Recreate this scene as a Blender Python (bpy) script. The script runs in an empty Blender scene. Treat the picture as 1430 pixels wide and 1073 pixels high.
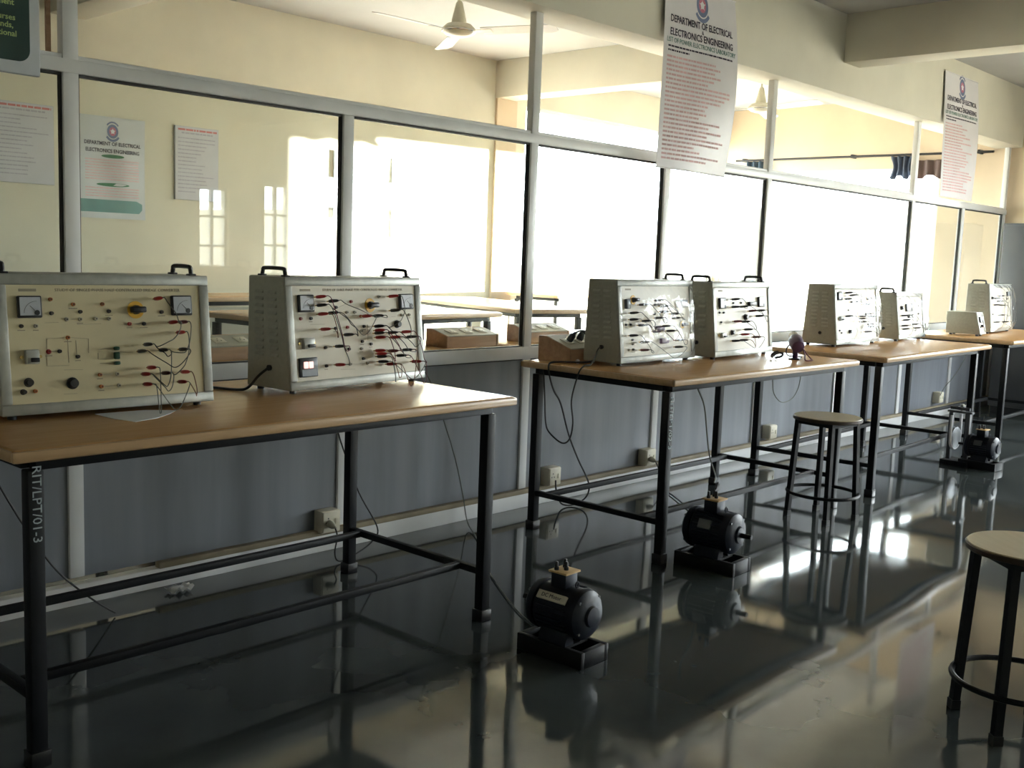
import bpy, bmesh, math, random
import numpy as np
from mathutils import Vector, Matrix
random.seed(7)
SC = bpy.context.scene
COL = SC.collection
PI = math.pi

# ------------------------------------------------------------------ materials
def _nt(name):
    m = bpy.data.materials.new(name); m.use_nodes = True
    nt = m.node_tree
    return m, nt, nt.nodes['Principled BSDF'], nt.nodes['Material Output']

def mat(name, col, rough=.5, metal=0., var=.06, scale=8., bump=0., bscale=60., spec=.5, emit=0., stretch=(1,1,1), coat=0.):
    m, nt, b, out = _nt(name)
    b.inputs['Roughness'].default_value = rough
    b.inputs['Metallic'].default_value = metal
    b.inputs['Specular IOR Level'].default_value = spec
    b.inputs['Coat Weight'].default_value = coat
    tc = nt.nodes.new('ShaderNodeTexCoord')
    mp = nt.nodes.new('ShaderNodeMapping'); mp.inputs['Scale'].default_value = stretch
    nt.links.new(tc.outputs['Object'], mp.inputs[0])
    nz = nt.nodes.new('ShaderNodeTexNoise'); nz.inputs['Scale'].default_value = scale; nz.inputs['Detail'].default_value = 4
    nt.links.new(mp.outputs[0], nz.inputs['Vector'])
    r = nt.nodes.new('ShaderNodeValToRGB')
    c0 = [max(0, c*(1-var*2)) for c in col]; c1 = [min(1, c*(1+var*2)) for c in col]
    r.color_ramp.elements[0].position = .3; r.color_ramp.elements[1].position = .7
    r.color_ramp.elements[0].color = (*c0, 1); r.color_ramp.elements[1].color = (*c1, 1)
    nt.links.new(nz.outputs['Fac'], r.inputs[0]); nt.links.new(r.outputs[0], b.inputs['Base Color'])
    if bump:
        n2 = nt.nodes.new('ShaderNodeTexNoise'); n2.inputs['Scale'].default_value = bscale; n2.inputs['Detail'].default_value = 3
        nt.links.new(tc.outputs['Object'], n2.inputs['Vector'])
        bp = nt.nodes.new('ShaderNodeBump'); bp.inputs['Strength'].default_value = bump; bp.inputs['Distance'].default_value = .01
        nt.links.new(n2.outputs['Fac'], bp.inputs['Height']); nt.links.new(bp.outputs[0], b.inputs['Normal'])
    if emit:
        b.inputs['Emission Color'].default_value = (*col, 1); b.inputs['Emission Strength'].default_value = emit
    return m

def glass_mat(name, tint=(.96, .98, .97), rough=0., bump=0., ior=1.5):
    m = bpy.data.materials.new(name); m.use_nodes = True; nt = m.node_tree
    nt.nodes.remove(nt.nodes['Principled BSDF']); out = nt.nodes['Material Output']
    tr = nt.nodes.new('ShaderNodeBsdfTransparent'); tr.inputs[0].default_value = (*tint, 1)
    gl = nt.nodes.new('ShaderNodeBsdfGlossy'); gl.inputs['Roughness'].default_value = rough
    fr = nt.nodes.new('ShaderNodeFresnel')
    ge = nt.nodes.new('ShaderNodeNewGeometry'); mr = nt.nodes.new('ShaderNodeMapRange')   # same reflectance from both sides of the sheet
    mr.inputs['To Min'].default_value = ior; mr.inputs['To Max'].default_value = 1/ior
    nt.links.new(ge.outputs['Backfacing'], mr.inputs['Value']); nt.links.new(mr.outputs[0], fr.inputs[0])
    mx = nt.nodes.new('ShaderNodeMixShader')
    nt.links.new(fr.outputs[0], mx.inputs[0]); nt.links.new(tr.outputs[0], mx.inputs[1]); nt.links.new(gl.outputs[0], mx.inputs[2])
    nt.links.new(mx.outputs[0], out.inputs[0])
    if bump:
        tc = nt.nodes.new('ShaderNodeTexCoord'); nz = nt.nodes.new('ShaderNodeTexNoise'); nz.inputs['Scale'].default_value = 9
        nt.links.new(tc.outputs['Object'], nz.inputs['Vector'])
        bp = nt.nodes.new('ShaderNodeBump'); bp.inputs['Strength'].default_value = bump; bp.inputs['Distance'].default_value = .05
        nt.links.new(nz.outputs['Fac'], bp.inputs['Height']); nt.links.new(bp.outputs[0], gl.inputs['Normal']); nt.links.new(bp.outputs[0], fr.inputs['Normal'])
    return m

def cloth_mat(name, col, trans=.5):
    m, nt, b, out = _nt(name)
    b.inputs['Base Color'].default_value = (*col, 1); b.inputs['Roughness'].default_value = .8
    t = nt.nodes.new('ShaderNodeBsdfTranslucent'); t.inputs[0].default_value = (*col, 1)
    mx = nt.nodes.new('ShaderNodeMixShader'); mx.inputs[0].default_value = trans
    nt.links.new(b.outputs[0], mx.inputs[1]); nt.links.new(t.outputs[0], mx.inputs[2]); nt.links.new(mx.outputs[0], out.inputs[0])
    return m

def floor_mat():
    m, nt, b, out = _nt('polished_stone_floor')
    tc = nt.nodes.new('ShaderNodeTexCoord')
    nz = nt.nodes.new('ShaderNodeTexNoise'); nz.inputs['Scale'].default_value = 2.2; nz.inputs['Detail'].default_value = 8
    nt.links.new(tc.outputs['Object'], nz.inputs['Vector'])
    r = nt.nodes.new('ShaderNodeValToRGB')
    r.color_ramp.elements[0].position = .3; r.color_ramp.elements[1].position = .75
    r.color_ramp.elements[0].color = (.042, .050, .050, 1); r.color_ramp.elements[1].color = (.075, .086, .084, 1)
    nt.links.new(nz.outputs['Fac'], r.inputs[0]); nt.links.new(r.outputs[0], b.inputs['Base Color'])
    n3 = nt.nodes.new('ShaderNodeTexNoise'); n3.inputs['Scale'].default_value = 4; n3.inputs['Detail'].default_value = 2
    nt.links.new(tc.outputs['Object'], n3.inputs['Vector'])
    mr = nt.nodes.new('ShaderNodeMapRange'); mr.inputs['To Min'].default_value = .02; mr.inputs['To Max'].default_value = .10
    nt.links.new(n3.outputs['Fac'], mr.inputs['Value']); nt.links.new(mr.outputs[0], b.inputs['Roughness'])
    b.inputs['Specular IOR Level'].default_value = .6
    n2 = nt.nodes.new('ShaderNodeTexNoise'); n2.inputs['Scale'].default_value = 1.6; n2.inputs['Detail'].default_value = 0
    nt.links.new(tc.outputs['Object'], n2.inputs['Vector'])
    bp = nt.nodes.new('ShaderNodeBump'); bp.inputs['Strength'].default_value = .10; bp.inputs['Distance'].default_value = .03
    nt.links.new(n2.outputs['Fac'], bp.inputs['Height']); nt.links.new(bp.outputs[0], b.inputs['Normal'])
    return m

def wood_mat(name, c0, c1, rough=.35):
    m, nt, b, out = _nt(name)
    tc = nt.nodes.new('ShaderNodeTexCoord')
    mp = nt.nodes.new('ShaderNodeMapping'); mp.inputs['Scale'].default_value = (1.2, 14, 14)
    nt.links.new(tc.outputs['Object'], mp.inputs[0])
    nz = nt.nodes.new('ShaderNodeTexNoise'); nz.inputs['Scale'].default_value = 3; nz.inputs['Detail'].default_value = 6; nz.inputs['Distortion'].default_value = .6
    nt.links.new(mp.outputs[0], nz.inputs['Vector'])
    r = nt.nodes.new('ShaderNodeValToRGB')
    r.color_ramp.elements[0].position = .35; r.color_ramp.elements[1].position = .7
    r.color_ramp.elements[0].color = (*c0, 1); r.color_ramp.elements[1].color = (*c1, 1)
    nt.links.new(nz.outputs['Fac'], r.inputs[0]); nt.links.new(r.outputs[0], b.inputs['Base Color'])
    b.inputs['Roughness'].default_value = rough
    return m

M = dict(
    teal=mat('faded_teal_ink', (.13, .30, .29), .6),
    inkl=mat('light_grey_ink', (.44, .43, .50), .7),
    cream=mat('cream_wall_paint', (.72, .68, .55), .8, var=.03, scale=2, bump=.05, bscale=90),
    peach=mat('peach_wall_paint', (.66, .54, .39), .8, var=.03, scale=2),
    beam=mat('beam_paint', (.68, .65, .55), .75, var=.03, scale=2, bump=.04, bscale=80),
    ceil=mat('white_ceiling_paint', (.50, .505, .50), .85, var=.02, scale=2),
    floor=floor_mat(),
    alu=mat('painted_aluminium', (.80, .81, .82), .35, .0, var=.04, scale=3, spec=.5),
    panel=mat('grey_laminate', (.20, .215, .245), .42, var=.10, scale=2.2, stretch=(3, 1, .25)),
    bead=mat('dark_gasket', (.03, .03, .03), .6),
    conduit=mat('brown_casing', (.34, .29, .20), .6, var=.08),
    glass=glass_mat('clear_glass'),
    film=glass_mat('clear_plastic_film', (.985, .99, 1.), .10, .6, 1.28),
    pvc=mat('grey_white_pvc', (.56, .59, .61), .35, var=.03, scale=3), sheetp=mat('lavender_paper', (.62, .62, .66), .7, var=.02),
    black=mat('black_enamel', (.008, .009, .011), .5, var=.1, spec=.25),
    top=wood_mat('tan_laminate', (.55, .30, .125), (.61, .35, .155), .26),
    edge=wood_mat('beech_edge', (.54, .35, .19), (.62, .42, .24), .3),
    stooltop=wood_mat('stool_laminate', (.50, .42, .27), (.56, .48, .33), .3),
    darkedge=mat('dark_brown_edge', (.06, .035, .02), .5),
    ply=wood_mat('plywood', (.42, .25, .15), (.54, .34, .21), .6),
    case=mat('grey_hammertone', (.38, .38, .33), .4, .05, var=.03, scale=60, bump=.05, bscale=260),
    face=mat('cream_panel', (.70, .62, .40), .45, var=.02, scale=6),
    face2=mat('ivory_panel', (.72, .67, .54), .42, var=.02, scale=6),
    frame=mat('grey_trim', (.42, .43, .40), .35, .2, var=.05, scale=30),
    bplast=mat('black_plastic', (.012, .012, .014), .35, var=.1),
    rplast=mat('red_plastic', (.42, .02, .02), .35, var=.1),
    dred=mat('maroon_plastic', (.12, .02, .03), .4, var=.1),
    oplast=mat('orange_plastic', (.50, .15, .03), .4, var=.1),
    gplast=mat('green_plastic', (.02, .09, .05), .4, var=.1),
    wplast=mat('grey_plastic', (.42, .40, .32), .45, var=.05),
    ivory=mat('ivory_plastic', (.66, .62, .50), .45, var=.05),
    yellow=mat('yellow_plate', (.75, .42, .03), .4, var=.05),
    purple=mat('purple_plastic', (.10, .05, .12), .45, var=.1),
    dial=mat('white_dial', (.52, .55, .60), .25, var=.02),
    chrome=mat('chrome', (.7, .7, .7), .15, 1., var=.02),
    brass=mat('brass', (.55, .40, .16), .3, 1., var=.05),
    ink=mat('grey_ink', (.36, .31, .22), .7),
    inkb=mat('blue_black_ink', (.03, .02, .05), .7),
    inkr=mat('red_ink', (.62, .20, .20), .7),
    inkp=mat('pink_ink', (.70, .46, .48), .7),
    inkg=mat('green_ink', (.05, .20, .10), .7),
    inkt=mat('teal_ink', (.06, .20, .17), .7),
    inkc=mat('orange_ink', (.55, .36, .16), .7),
    cord=mat('black_rubber', (.012, .012, .013), .5, var=.1),
    gcord=mat('grey_cord', (.13, .14, .12), .55, var=.1),
    bcord=mat('brown_cord', (.22, .10, .06), .55, var=.1),
    rcord=mat('wine_cord', (.16, .04, .06), .55, var=.1),
    navy=mat('navy_enamel', (.007, .011, .022), .45, spec=.35, var=.15, scale=12, bump=.05),
    steel=mat('grey_steel', (.11, .12, .13), .4, .3, var=.06, scale=4),
    cupb=mat('slate_paint', (.085, .09, .10), .45, var=.05, scale=3),
    vinyl=mat('white_vinyl', (.74, .72, .75), .38, var=.03, scale=3),
    paper=mat('white_paper', (.72, .72, .72), .8, var=.02),
    board=mat('mint_board', (.02, .055, .05), .35, var=.06),
    bezel=mat('silver_border', (.40, .43, .46), .35, var=.05),
    signtxt=mat('yellow_green_paint', (.42, .55, .22), .5),
    chalk=mat('white_marker', (.40, .45, .48), .7),
    skyblue=mat('sky_ink', (.16, .20, .34), .6), rose=mat('rose_ink', (.50, .16, .24), .6),
    fanm=mat('cream_enamel', (.62, .58, .46), .3, var=.03), blade=mat('pale_enamel', (.66, .67, .68), .35, var=.03),
    rocker=mat('lit_pink_rocker', (1., .55, .50), .4, var=.02, emit=.6),
    lcd=mat('dark_display', (.05, .055, .05), .2), tan=mat('bakelite_board', (.55, .36, .16), .5),
    curtain=cloth_mat('slate_blue_curtain', (.10, .12, .17), .25),
    brownc=cloth_mat('brown_curtain', (.16, .11, .10), .2), palec=cloth_mat('pale_blue_curtain', (.055, .085, .12), .03),
)

# ------------------------------------------------------------------ mesh builder
class MB:
    def __init__(self): self.bm = bmesh.new()
    def _mark(self): self.bm.verts.ensure_lookup_table(); return len(self.bm.verts)
    def add(self, verts, faces, mx=None):
        vs = [self.bm.verts.new((mx @ Vector(v)) if mx else v) for v in verts]
        for f in faces:
            try: self.bm.faces.new([vs[i] for i in f])
            except ValueError: pass
        return self
    def box(self, lo, hi, bev=0., mx=None, seg=2):
        t = bmesh.new(); bmesh.ops.create_cube(t, size=1)
        c = [(a+b)/2 for a, b in zip(lo, hi)]; s = [abs(b-a) for a, b in zip(lo, hi)]
        for v in t.verts: v.co = Vector((c[0]+v.co.x*s[0], c[1]+v.co.y*s[1], c[2]+v.co.z*s[2]))
        if bev: bmesh.ops.bevel(t, geom=list(t.edges), offset=min(bev, min(s)*.45), segments=seg, affect='EDGES', profile=.5)
        return self._merge(t, mx)
    def _merge(self, t, mx=None):
        if mx: bmesh.ops.transform(t, matrix=mx, verts=t.verts)
        me = bpy.data.meshes.new('tmp'); t.to_mesh(me); t.free(); self.bm.from_mesh(me); bpy.data.meshes.remove(me); return self
    def prism(self, prof, axis, a, b, bev=0., mx=None):
        """profile of 2-D points extruded along axis (0,1,2) from a to b"""
        o = [i for i in range(3) if i != axis]
        def P(p, t):
            v = [0, 0, 0]; v[axis] = t; v[o[0]] = p[0]; v[o[1]] = p[1]; return v
        n = len(prof); t = bmesh.new()
        A = [t.verts.new(P(p, a)) for p in prof]; B = [t.verts.new(P(p, b)) for p in prof]
        t.faces.new(A); t.faces.new(B[::-1])
        for i in range(n): t.faces.new([A[i], A[(i+1) % n], B[(i+1) % n], B[i]])
        bmesh.ops.recalc_face_normals(t, faces=t.faces)
        if bev: bmesh.ops.bevel(t, geom=list(t.edges), offset=bev, segments=2, affect='EDGES', profile=.5)
        return self._merge(t, mx)
    def cyl(self, p0, p1, r0, r1=None, seg=16, cap=True):
        r1 = r0 if r1 is None else r1
        p0 = Vector(p0); p1 = Vector(p1); d = (p1-p0).normalized()
        u = d.orthogonal().normalized(); w = d.cross(u)
        vs = []
        for p, r in ((p0, r0), (p1, r1)):
            for i in range(seg):
                a = 2*PI*i/seg; vs.append(p+u*math.cos(a)*r+w*math.sin(a)*r)
        fs = [(i, (i+1) % seg, seg+(i+1) % seg, seg+i) for i in range(seg)]
        if cap: fs += [tuple(range(seg))[::-1], tuple(range(seg, 2*seg))]
        return self.add(vs, fs)
    def lathe(self, prof, origin, axis, seg=28):
        """prof: (radius, distance along axis)"""
        o = Vector(origin); d = Vector(axis).normalized(); u = d.orthogonal().normalized(); w = d.cross(u)
        vs = []; fs = []
        for r, t in prof:
            for i in range(seg):
                a = 2*PI*i/seg; vs.append(o+d*t+u*math.cos(a)*max(r, 1e-4)+w*math.sin(a)*max(r, 1e-4))
        for k in range(len(prof)-1):
            for i in range(seg): fs.append((k*seg+i, k*seg+(i+1) % seg, (k+1)*seg+(i+1) % seg, (k+1)*seg+i))
        fs.append(tuple(range(seg))[::-1]); fs.append(tuple(range((len(prof)-1)*seg, len(prof)*seg)))
        return self.add(vs, fs)
    def tube(self, pts, r, seg=6, closed=False, smooth=0):
        P = [Vector(p) for p in pts]
        if smooth: P = catmull(P, smooth, closed)
        n = len(P); vs = []; fs = []; u = None
        for i in range(n):
            a = P[(i-1) % n] if (i or closed) else P[i]; b = P[(i+1) % n] if (i < n-1 or closed) else P[i]
            d = (b-a); d = d.normalized() if d.length > 1e-9 else Vector((0, 0, 1))
            if u is None: u = d.orthogonal().normalized()
            else:
                u = u-d*u.dot(d); u = u.normalized() if u.length > 1e-6 else d.orthogonal().normalized()
            w = d.cross(u)
            for k in range(seg):
                t = 2*PI*k/seg; vs.append(P[i]+u*math.cos(t)*r+w*math.sin(t)*r)
        for i in range(n if closed else n-1):
            j = (i+1) % n
            for k in range(seg): fs.append((i*seg+k, i*seg+(k+1) % seg, j*seg+(k+1) % seg, j*seg+k))
        if not closed: fs += [tuple(range(seg))[::-1], tuple(range((n-1)*seg, n*seg))]
        return self.add(vs, fs)
    def bar(self, p0, p1, w, h=None):
        """square tube between two points"""
        h = h or w; p0 = Vector(p0); p1 = Vector(p1); d = (p1-p0).normalized()
        up = Vector((0, 0, 1)) if abs(d.z) < .9 else Vector((0, 1, 0))
        s = d.cross(up).normalized(); up = s.cross(d)
        vs = [p+s*a*w/2+up*b*h/2 for p in (p0, p1) for a, b in ((-1, -1), (1, -1), (1, 1), (-1, 1))]
        return self.add(vs, [(0, 1, 2, 3)[::-1], (4, 5, 6, 7), (0, 1, 5, 4), (1, 2, 6, 5), (2, 3, 7, 6), (3, 0, 4, 7)])
    def build(self, name, m, parent=None, deform=None, mx=None, ang=35, loc=None):
        bm = self.bm
        if mx: bmesh.ops.transform(bm, matrix=mx, verts=bm.verts)
        if deform:
            for v in bm.verts: v.co = Vector(deform(v.co))
        bmesh.ops.recalc_face_normals(bm, faces=bm.faces)
        if loc is not None:
            for v in bm.verts: v.co -= Vector(loc)
        me = bpy.data.meshes.new(name); bm.to_mesh(me); bm.free()
        for p in me.polygons: p.use_smooth = True
        me.set_sharp_from_angle(angle=math.radians(ang))
        me.materials.append(M[m] if isinstance(m, str) else m)
        o = bpy.data.objects.new(name, me); COL.objects.link(o)
        if parent: o.parent = parent
        if loc is not None: o.location = loc
        return o

def catmull(P, n, closed=False):
    out = []; N = len(P)
    for i in range(N if closed else N-1):
        p0 = P[(i-1) % N] if (i or closed) else P[0]; p1 = P[i]; p2 = P[(i+1) % N]; p3 = P[(i+2) % N] if (i+2 < N or closed) else P[-1]
        for k in range(n):
            t = k/n
            out.append(.5*((2*p1)+(p2-p0)*t+(2*p0-5*p1+4*p2-p3)*t*t+(3*p1-p0-3*p2+p3)*t**3))
    if not closed: out.append(P[-1])
    return out

def text_mb(mb, s, size, pos, right=(1, 0, 0), up=(0, 0, 1), align='CENTER', depth=.0006, width=None, bold=0.):
    cu = bpy.data.curves.new('t', 'FONT'); cu.body = s; cu.size = size; cu.align_x = align; cu.align_y = 'CENTER'
    cu.extrude = depth; cu.resolution_u = 2; cu.offset = bold
    ob = bpy.data.objects.new('t', cu); COL.objects.link(ob)
    dg = bpy.context.evaluated_depsgraph_get(); dg.update()
    me = bpy.data.meshes.new_from_object(ob.evaluated_get(dg))
    bpy.data.objects.remove(ob); bpy.data.curves.remove(cu)
    r = Vector(right).normalized(); u = Vector(up).normalized(); n = r.cross(u)
    sx = 1.
    if width and len(me.vertices):
        xs = [v.co.x for v in me.vertices]; sx = width/max(1e-6, max(xs)-min(xs))
    for v in me.vertices: v.co = Vector(pos)+r*v.co.x*sx+u*v.co.y+n*v.co.z
    mb.bm.from_mesh(me); bpy.data.meshes.remove(me)

def tag(o, label, cat, group=None, kind=None):
    o['label'] = label; o['category'] = cat
    if group: o['group'] = group
    if kind: o['kind'] = kind
    return o
def thing(name, label, cat, loc=(0, 0, 0), rz=0., group=None):
    o = bpy.data.objects.new(name, None); COL.objects.link(o); o.empty_display_size = .05
    o.location = loc; o.rotation_euler = (0, 0, rz)
    return tag(o, label, cat, group)
def struct(name, mb, m, parent=None, **k):
    o = mb.build(name, m, parent, **k)
    if not parent: o['kind'] = 'structure'
    return o

# ------------------------------------------------------------------ setting
XL, XE, YN, YB, ZC = -3., 11.6, -8., 3.5, 3.25
struct('floor', MB().box((XL-.2, YN-.2, -.1), (XE+.2, YB+.2, 0)), 'floor')
struct('ceiling', MB().box((XL-.2, YN-.2, ZC), (XE+.2, YB+.2, ZC+.1)), 'ceil')
def wall_y(name, y0, y1, holes, x0, x1, m):
    """wall in an x-z plane with rectangular holes (x0,x1,z0,z1)"""
    mb = MB(); xs = x0
    for a, b, c, d in sorted(holes):
        mb.box((xs, y0, 0), (a, y1, ZC)); mb.box((a, y0, 0), (b, y1, c)); mb.box((a, y0, d), (b, y1, ZC)); xs = b
    mb.box((xs, y0, 0), (x1, y1, ZC)); return struct(name, mb, m)
def wall_x(name, x0, x1, holes, ya, yb, m):
    mb = MB(); ys = ya
    for a, b, c, d in sorted(holes):
        mb.box((x0, ys, 0), (x1, a, ZC)); mb.box((x0, a, 0), (x1, b, c)); mb.box((x0, a, d), (x1, b, ZC)); ys = b
    mb.box((x0, ys, 0), (x1, yb, ZC)); return struct(name, mb, m)
WB = (8.0, 11.5, .45, 2.88)                       # back wall window of the far room
WE = (.72, 3.42, .45, 2.50)                       # end wall window of the far room (y range)
WE2 = (-6.0, -1.7, .7, 2.7)                      # end wall window of the near room
WN = [(7.04, 7.46, 1.0, 2.1), (7.98, 8.4, 1.0, 2.2), (9.0, 11.2, 1.0, 2.4)]  # front wall windows; the widest, last one is added to brighten the near room
wall_y('wall_back', YB, YB+.2, [WB], XL, XE, 'cream')
wall_x('wall_right', XE, XE+.2, [WE, WE2], YN, YB+.2, 'peach')
wall_y('wall_front', YN-.2, YN, WN, XL, XE, 'cream')
wall_x('wall_left', XL-.2, XL, [], YN, YB, 'cream')
struct('wall_pilaster', MB().box((7.56, YB-.03, 0), (7.84, YB, 2.9)), 'peach')
# unseen block added outside to keep the low sun out of the near room
struct('wall_sun_block', MB().box((40., -90, -.1), (41., -12.4, 3.7)), 'beam')
struct('ground_outside', MB().box((-60, -120, -.35), (120, 120, -.12)), 'conduit')
# concrete beams
struct('ceiling_beam', MB().box((XL, -.1, 2.672), (XE, .17, ZC), .004), 'beam')
struct('ceiling_beam', MB().box((7.55, .17, 2.9), (7.81, YB, ZC), .004), 'beam')
struct('ceiling_beam', MB().box((7.55, YN, 2.9), (7.81, -.1, ZC), .004), 'beam')
struct('ceiling_beam', MB().box((3.22, .17, 2.9), (3.48, YB, ZC), .004), 'beam')
struct('ceiling_beam', MB().box((3.22, YN, 2.9), (3.48, -.1, ZC), .004), 'beam')

# outer windows: frame, mullions, pane
def window_unit(n, plane, pos, a, b, c, d, nx, nz):
    def B(mb, u0, u1, z0, z1, t=.03):
        lo = (u0, pos+.06-t, z0) if plane == 'y' else (pos+.06-t, u0, z0)
        hi = (u1, pos+.06+t, z1) if plane == 'y' else (pos+.06+t, u1, z1)
        mb.box(lo, hi)
    g = MB(); B(g, a, b, c, d, .003); g = struct('window_%d' % n, g, 'glass')
    fr = MB(); w = .035
    B(fr, a, a+w, c, d); B(fr, b-w, b, c, d); B(fr, a+w, b-w, c, c+w); B(fr, a+w, b-w, d-w, d)
    for i in range(1, nx):
        u = a+(b-a)*i/nx; B(fr, u-.02, u+.02, c+w, d-w, .025)
    for i in range(1, nz):
        z = c+(d-c)*i/nz; B(fr, a+w, b-w, z-.015, z+.015, .022)
    fr.build('window_frame', 'alu', g)
    return g
window_unit(1, 'y', YB, *WB, 1, 1)
window_unit(2, 'x', XE, *WE, 1, 1)
window_unit(3, 'x', XE, *WE2, 3, 1)
window_unit(4, 'y', YN-.15, *WN[0], 2, 3)
window_unit(5, 'y', YN-.15, *WN[1], 2, 3)
window_unit(6, 'y', YN-.15, *WN[2], 4, 3)

# partition of aluminium sections, glass above grey laminate
PX = [-.76, .49, 1.742, 3.010, 4.261, 5.497, 6.740, 7.985, 9.233, 10.40, 11.52]
FULL = {0, 2, 4, 6, 8, 10}
W = .058; ZS0, ZS1, ZR0, ZR1 = .834, .901, 1.993, 2.042
for i, x in enumerate(PX):
    zt = 2.672 if i in FULL else ZR0
    zt = ZS0 if i == 7 else zt                    # this bay is one wide opening above the sill
    struct('trim_%d' % (i+1), MB().box((x, 0, .108), (x+W, .045, zt), .003), 'alu')
nt_ = len(PX)+1
seg = [(XL, PX[0])]+[(PX[i]+W, PX[i+1]) for i in range(len(PX)-1)]+[(PX[-1]+W, XE)]
def long_trim(z0, z1, y0, y1, m, bev=.003):
    global nt_
    struct('trim_%d' % nt_, MB().box((XL, y0, z0), (XE, y1, z1), bev), m); nt_ += 1
long_trim(ZR0, ZR1, -.002, .047, 'alu'); long_trim(ZR1, ZR1+.016, .008, .038, 'alu')
long_trim(ZS0, ZS1, -.002, .047, 'alu')
struct('baseboard_partition', MB().box((XL, -.004, 0), (XE, .045, .08), .002), 'alu')
struct('baseboard_casing', MB().box((2.10, -.02, .081), (XE, .02, .107), .004), 'conduit')
k = 7
for i, (a, b) in enumerate(seg):
    g = MB().box((a, .020, ZS1), (b if i != 7 else b+W, .025, ZR0)); gl = struct('window_%d' % k, g, 'glass'); k += 1
    be = MB(); bb = b if i != 7 else b+W
    be.box((a, .012, ZR0-.010), (bb, .033, ZR0)); be.box((a, .012, ZS1), (bb, .033, ZS1+.006))
    if i != 8: be.box((a, .012, ZS1), (a+.007, .033, ZR0))
    if i != 7: be.box((bb-.007, .012, ZS1), (bb, .033, ZR0))
    be.build('gasket', 'bead', gl)
    struct('wall_partition_%d' % (i+1), MB().box((a, .014, .106), (b, .030, ZS0-.006)), 'panel')
    struct('trim_%d' % nt_, MB().box((a, .008, ZS0-.006), (b, .034, ZS0)), 'bead'); nt_ += 1
# curtain rod and curtains on the far end window
o = MB().cyl((XE-.09, .15, 2.635), (XE-.09, 3.2, 2.635), .013).build('curtain_rod', 'bplast')
tag(o, 'long dark curtain rod above the far end window', 'curtain rod')
for y in (.3, 1.7, 3.1): MB().box((XE-.1, y-.012, 2.62), (XE, y+.012, 2.66)).build('bracket', 'bplast', o)
def curtain(y0, y1, z0, z1, m, label, waves, amp=.03, taper=0.):
    mb = MB(); n = waves*10; rows = 14; vs = []; fs = []
    for j in range(rows+1):
        t = j/rows; z = z1+(z0-z1)*t; s = 1-taper*math.sin(t*PI)**1.5
        for i in range(n+1):
            u = i/n; ym = (y0+y1)/2
            vs.append((XE-.09+math.sin(u*waves*2*PI)*amp*(1-.2*t), ym+(y0+(y1-y0)*u-ym)*s, z+.02*math.sin(u*waves*PI)*t))
    for j in range(rows):
        for i in range(n): fs.append((j*(n+1)+i, j*(n+1)+i+1, (j+1)*(n+1)+i+1, (j+1)*(n+1)+i))
    mb.add(vs, fs); ob = mb.build('curtain', m, ang=80)
    sm = ob.modifiers.new('s', 'SOLIDIFY'); sm.thickness = .003
    tag(ob, label, 'curtain'); return ob
curtain(.95, 1.24, 2.39, 2.62, 'curtain', 'dark slate curtain bunched on the rod right of the bright end window', 4, taper=.25)
curtain(.50, .97, 2.39, 2.57, 'brownc', 'brown curtain at the right end of the far window rod', 4)
curtain(2.80, 3.05, 1.0, 2.62, 'palec', 'pale blue curtain hanging at the left end of the far window rod', 3, .025)

struct('trim_%d' % nt_, MB().box((1.706, .050, 2.06), (1.722, .062, 2.67)), 'ply')
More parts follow.
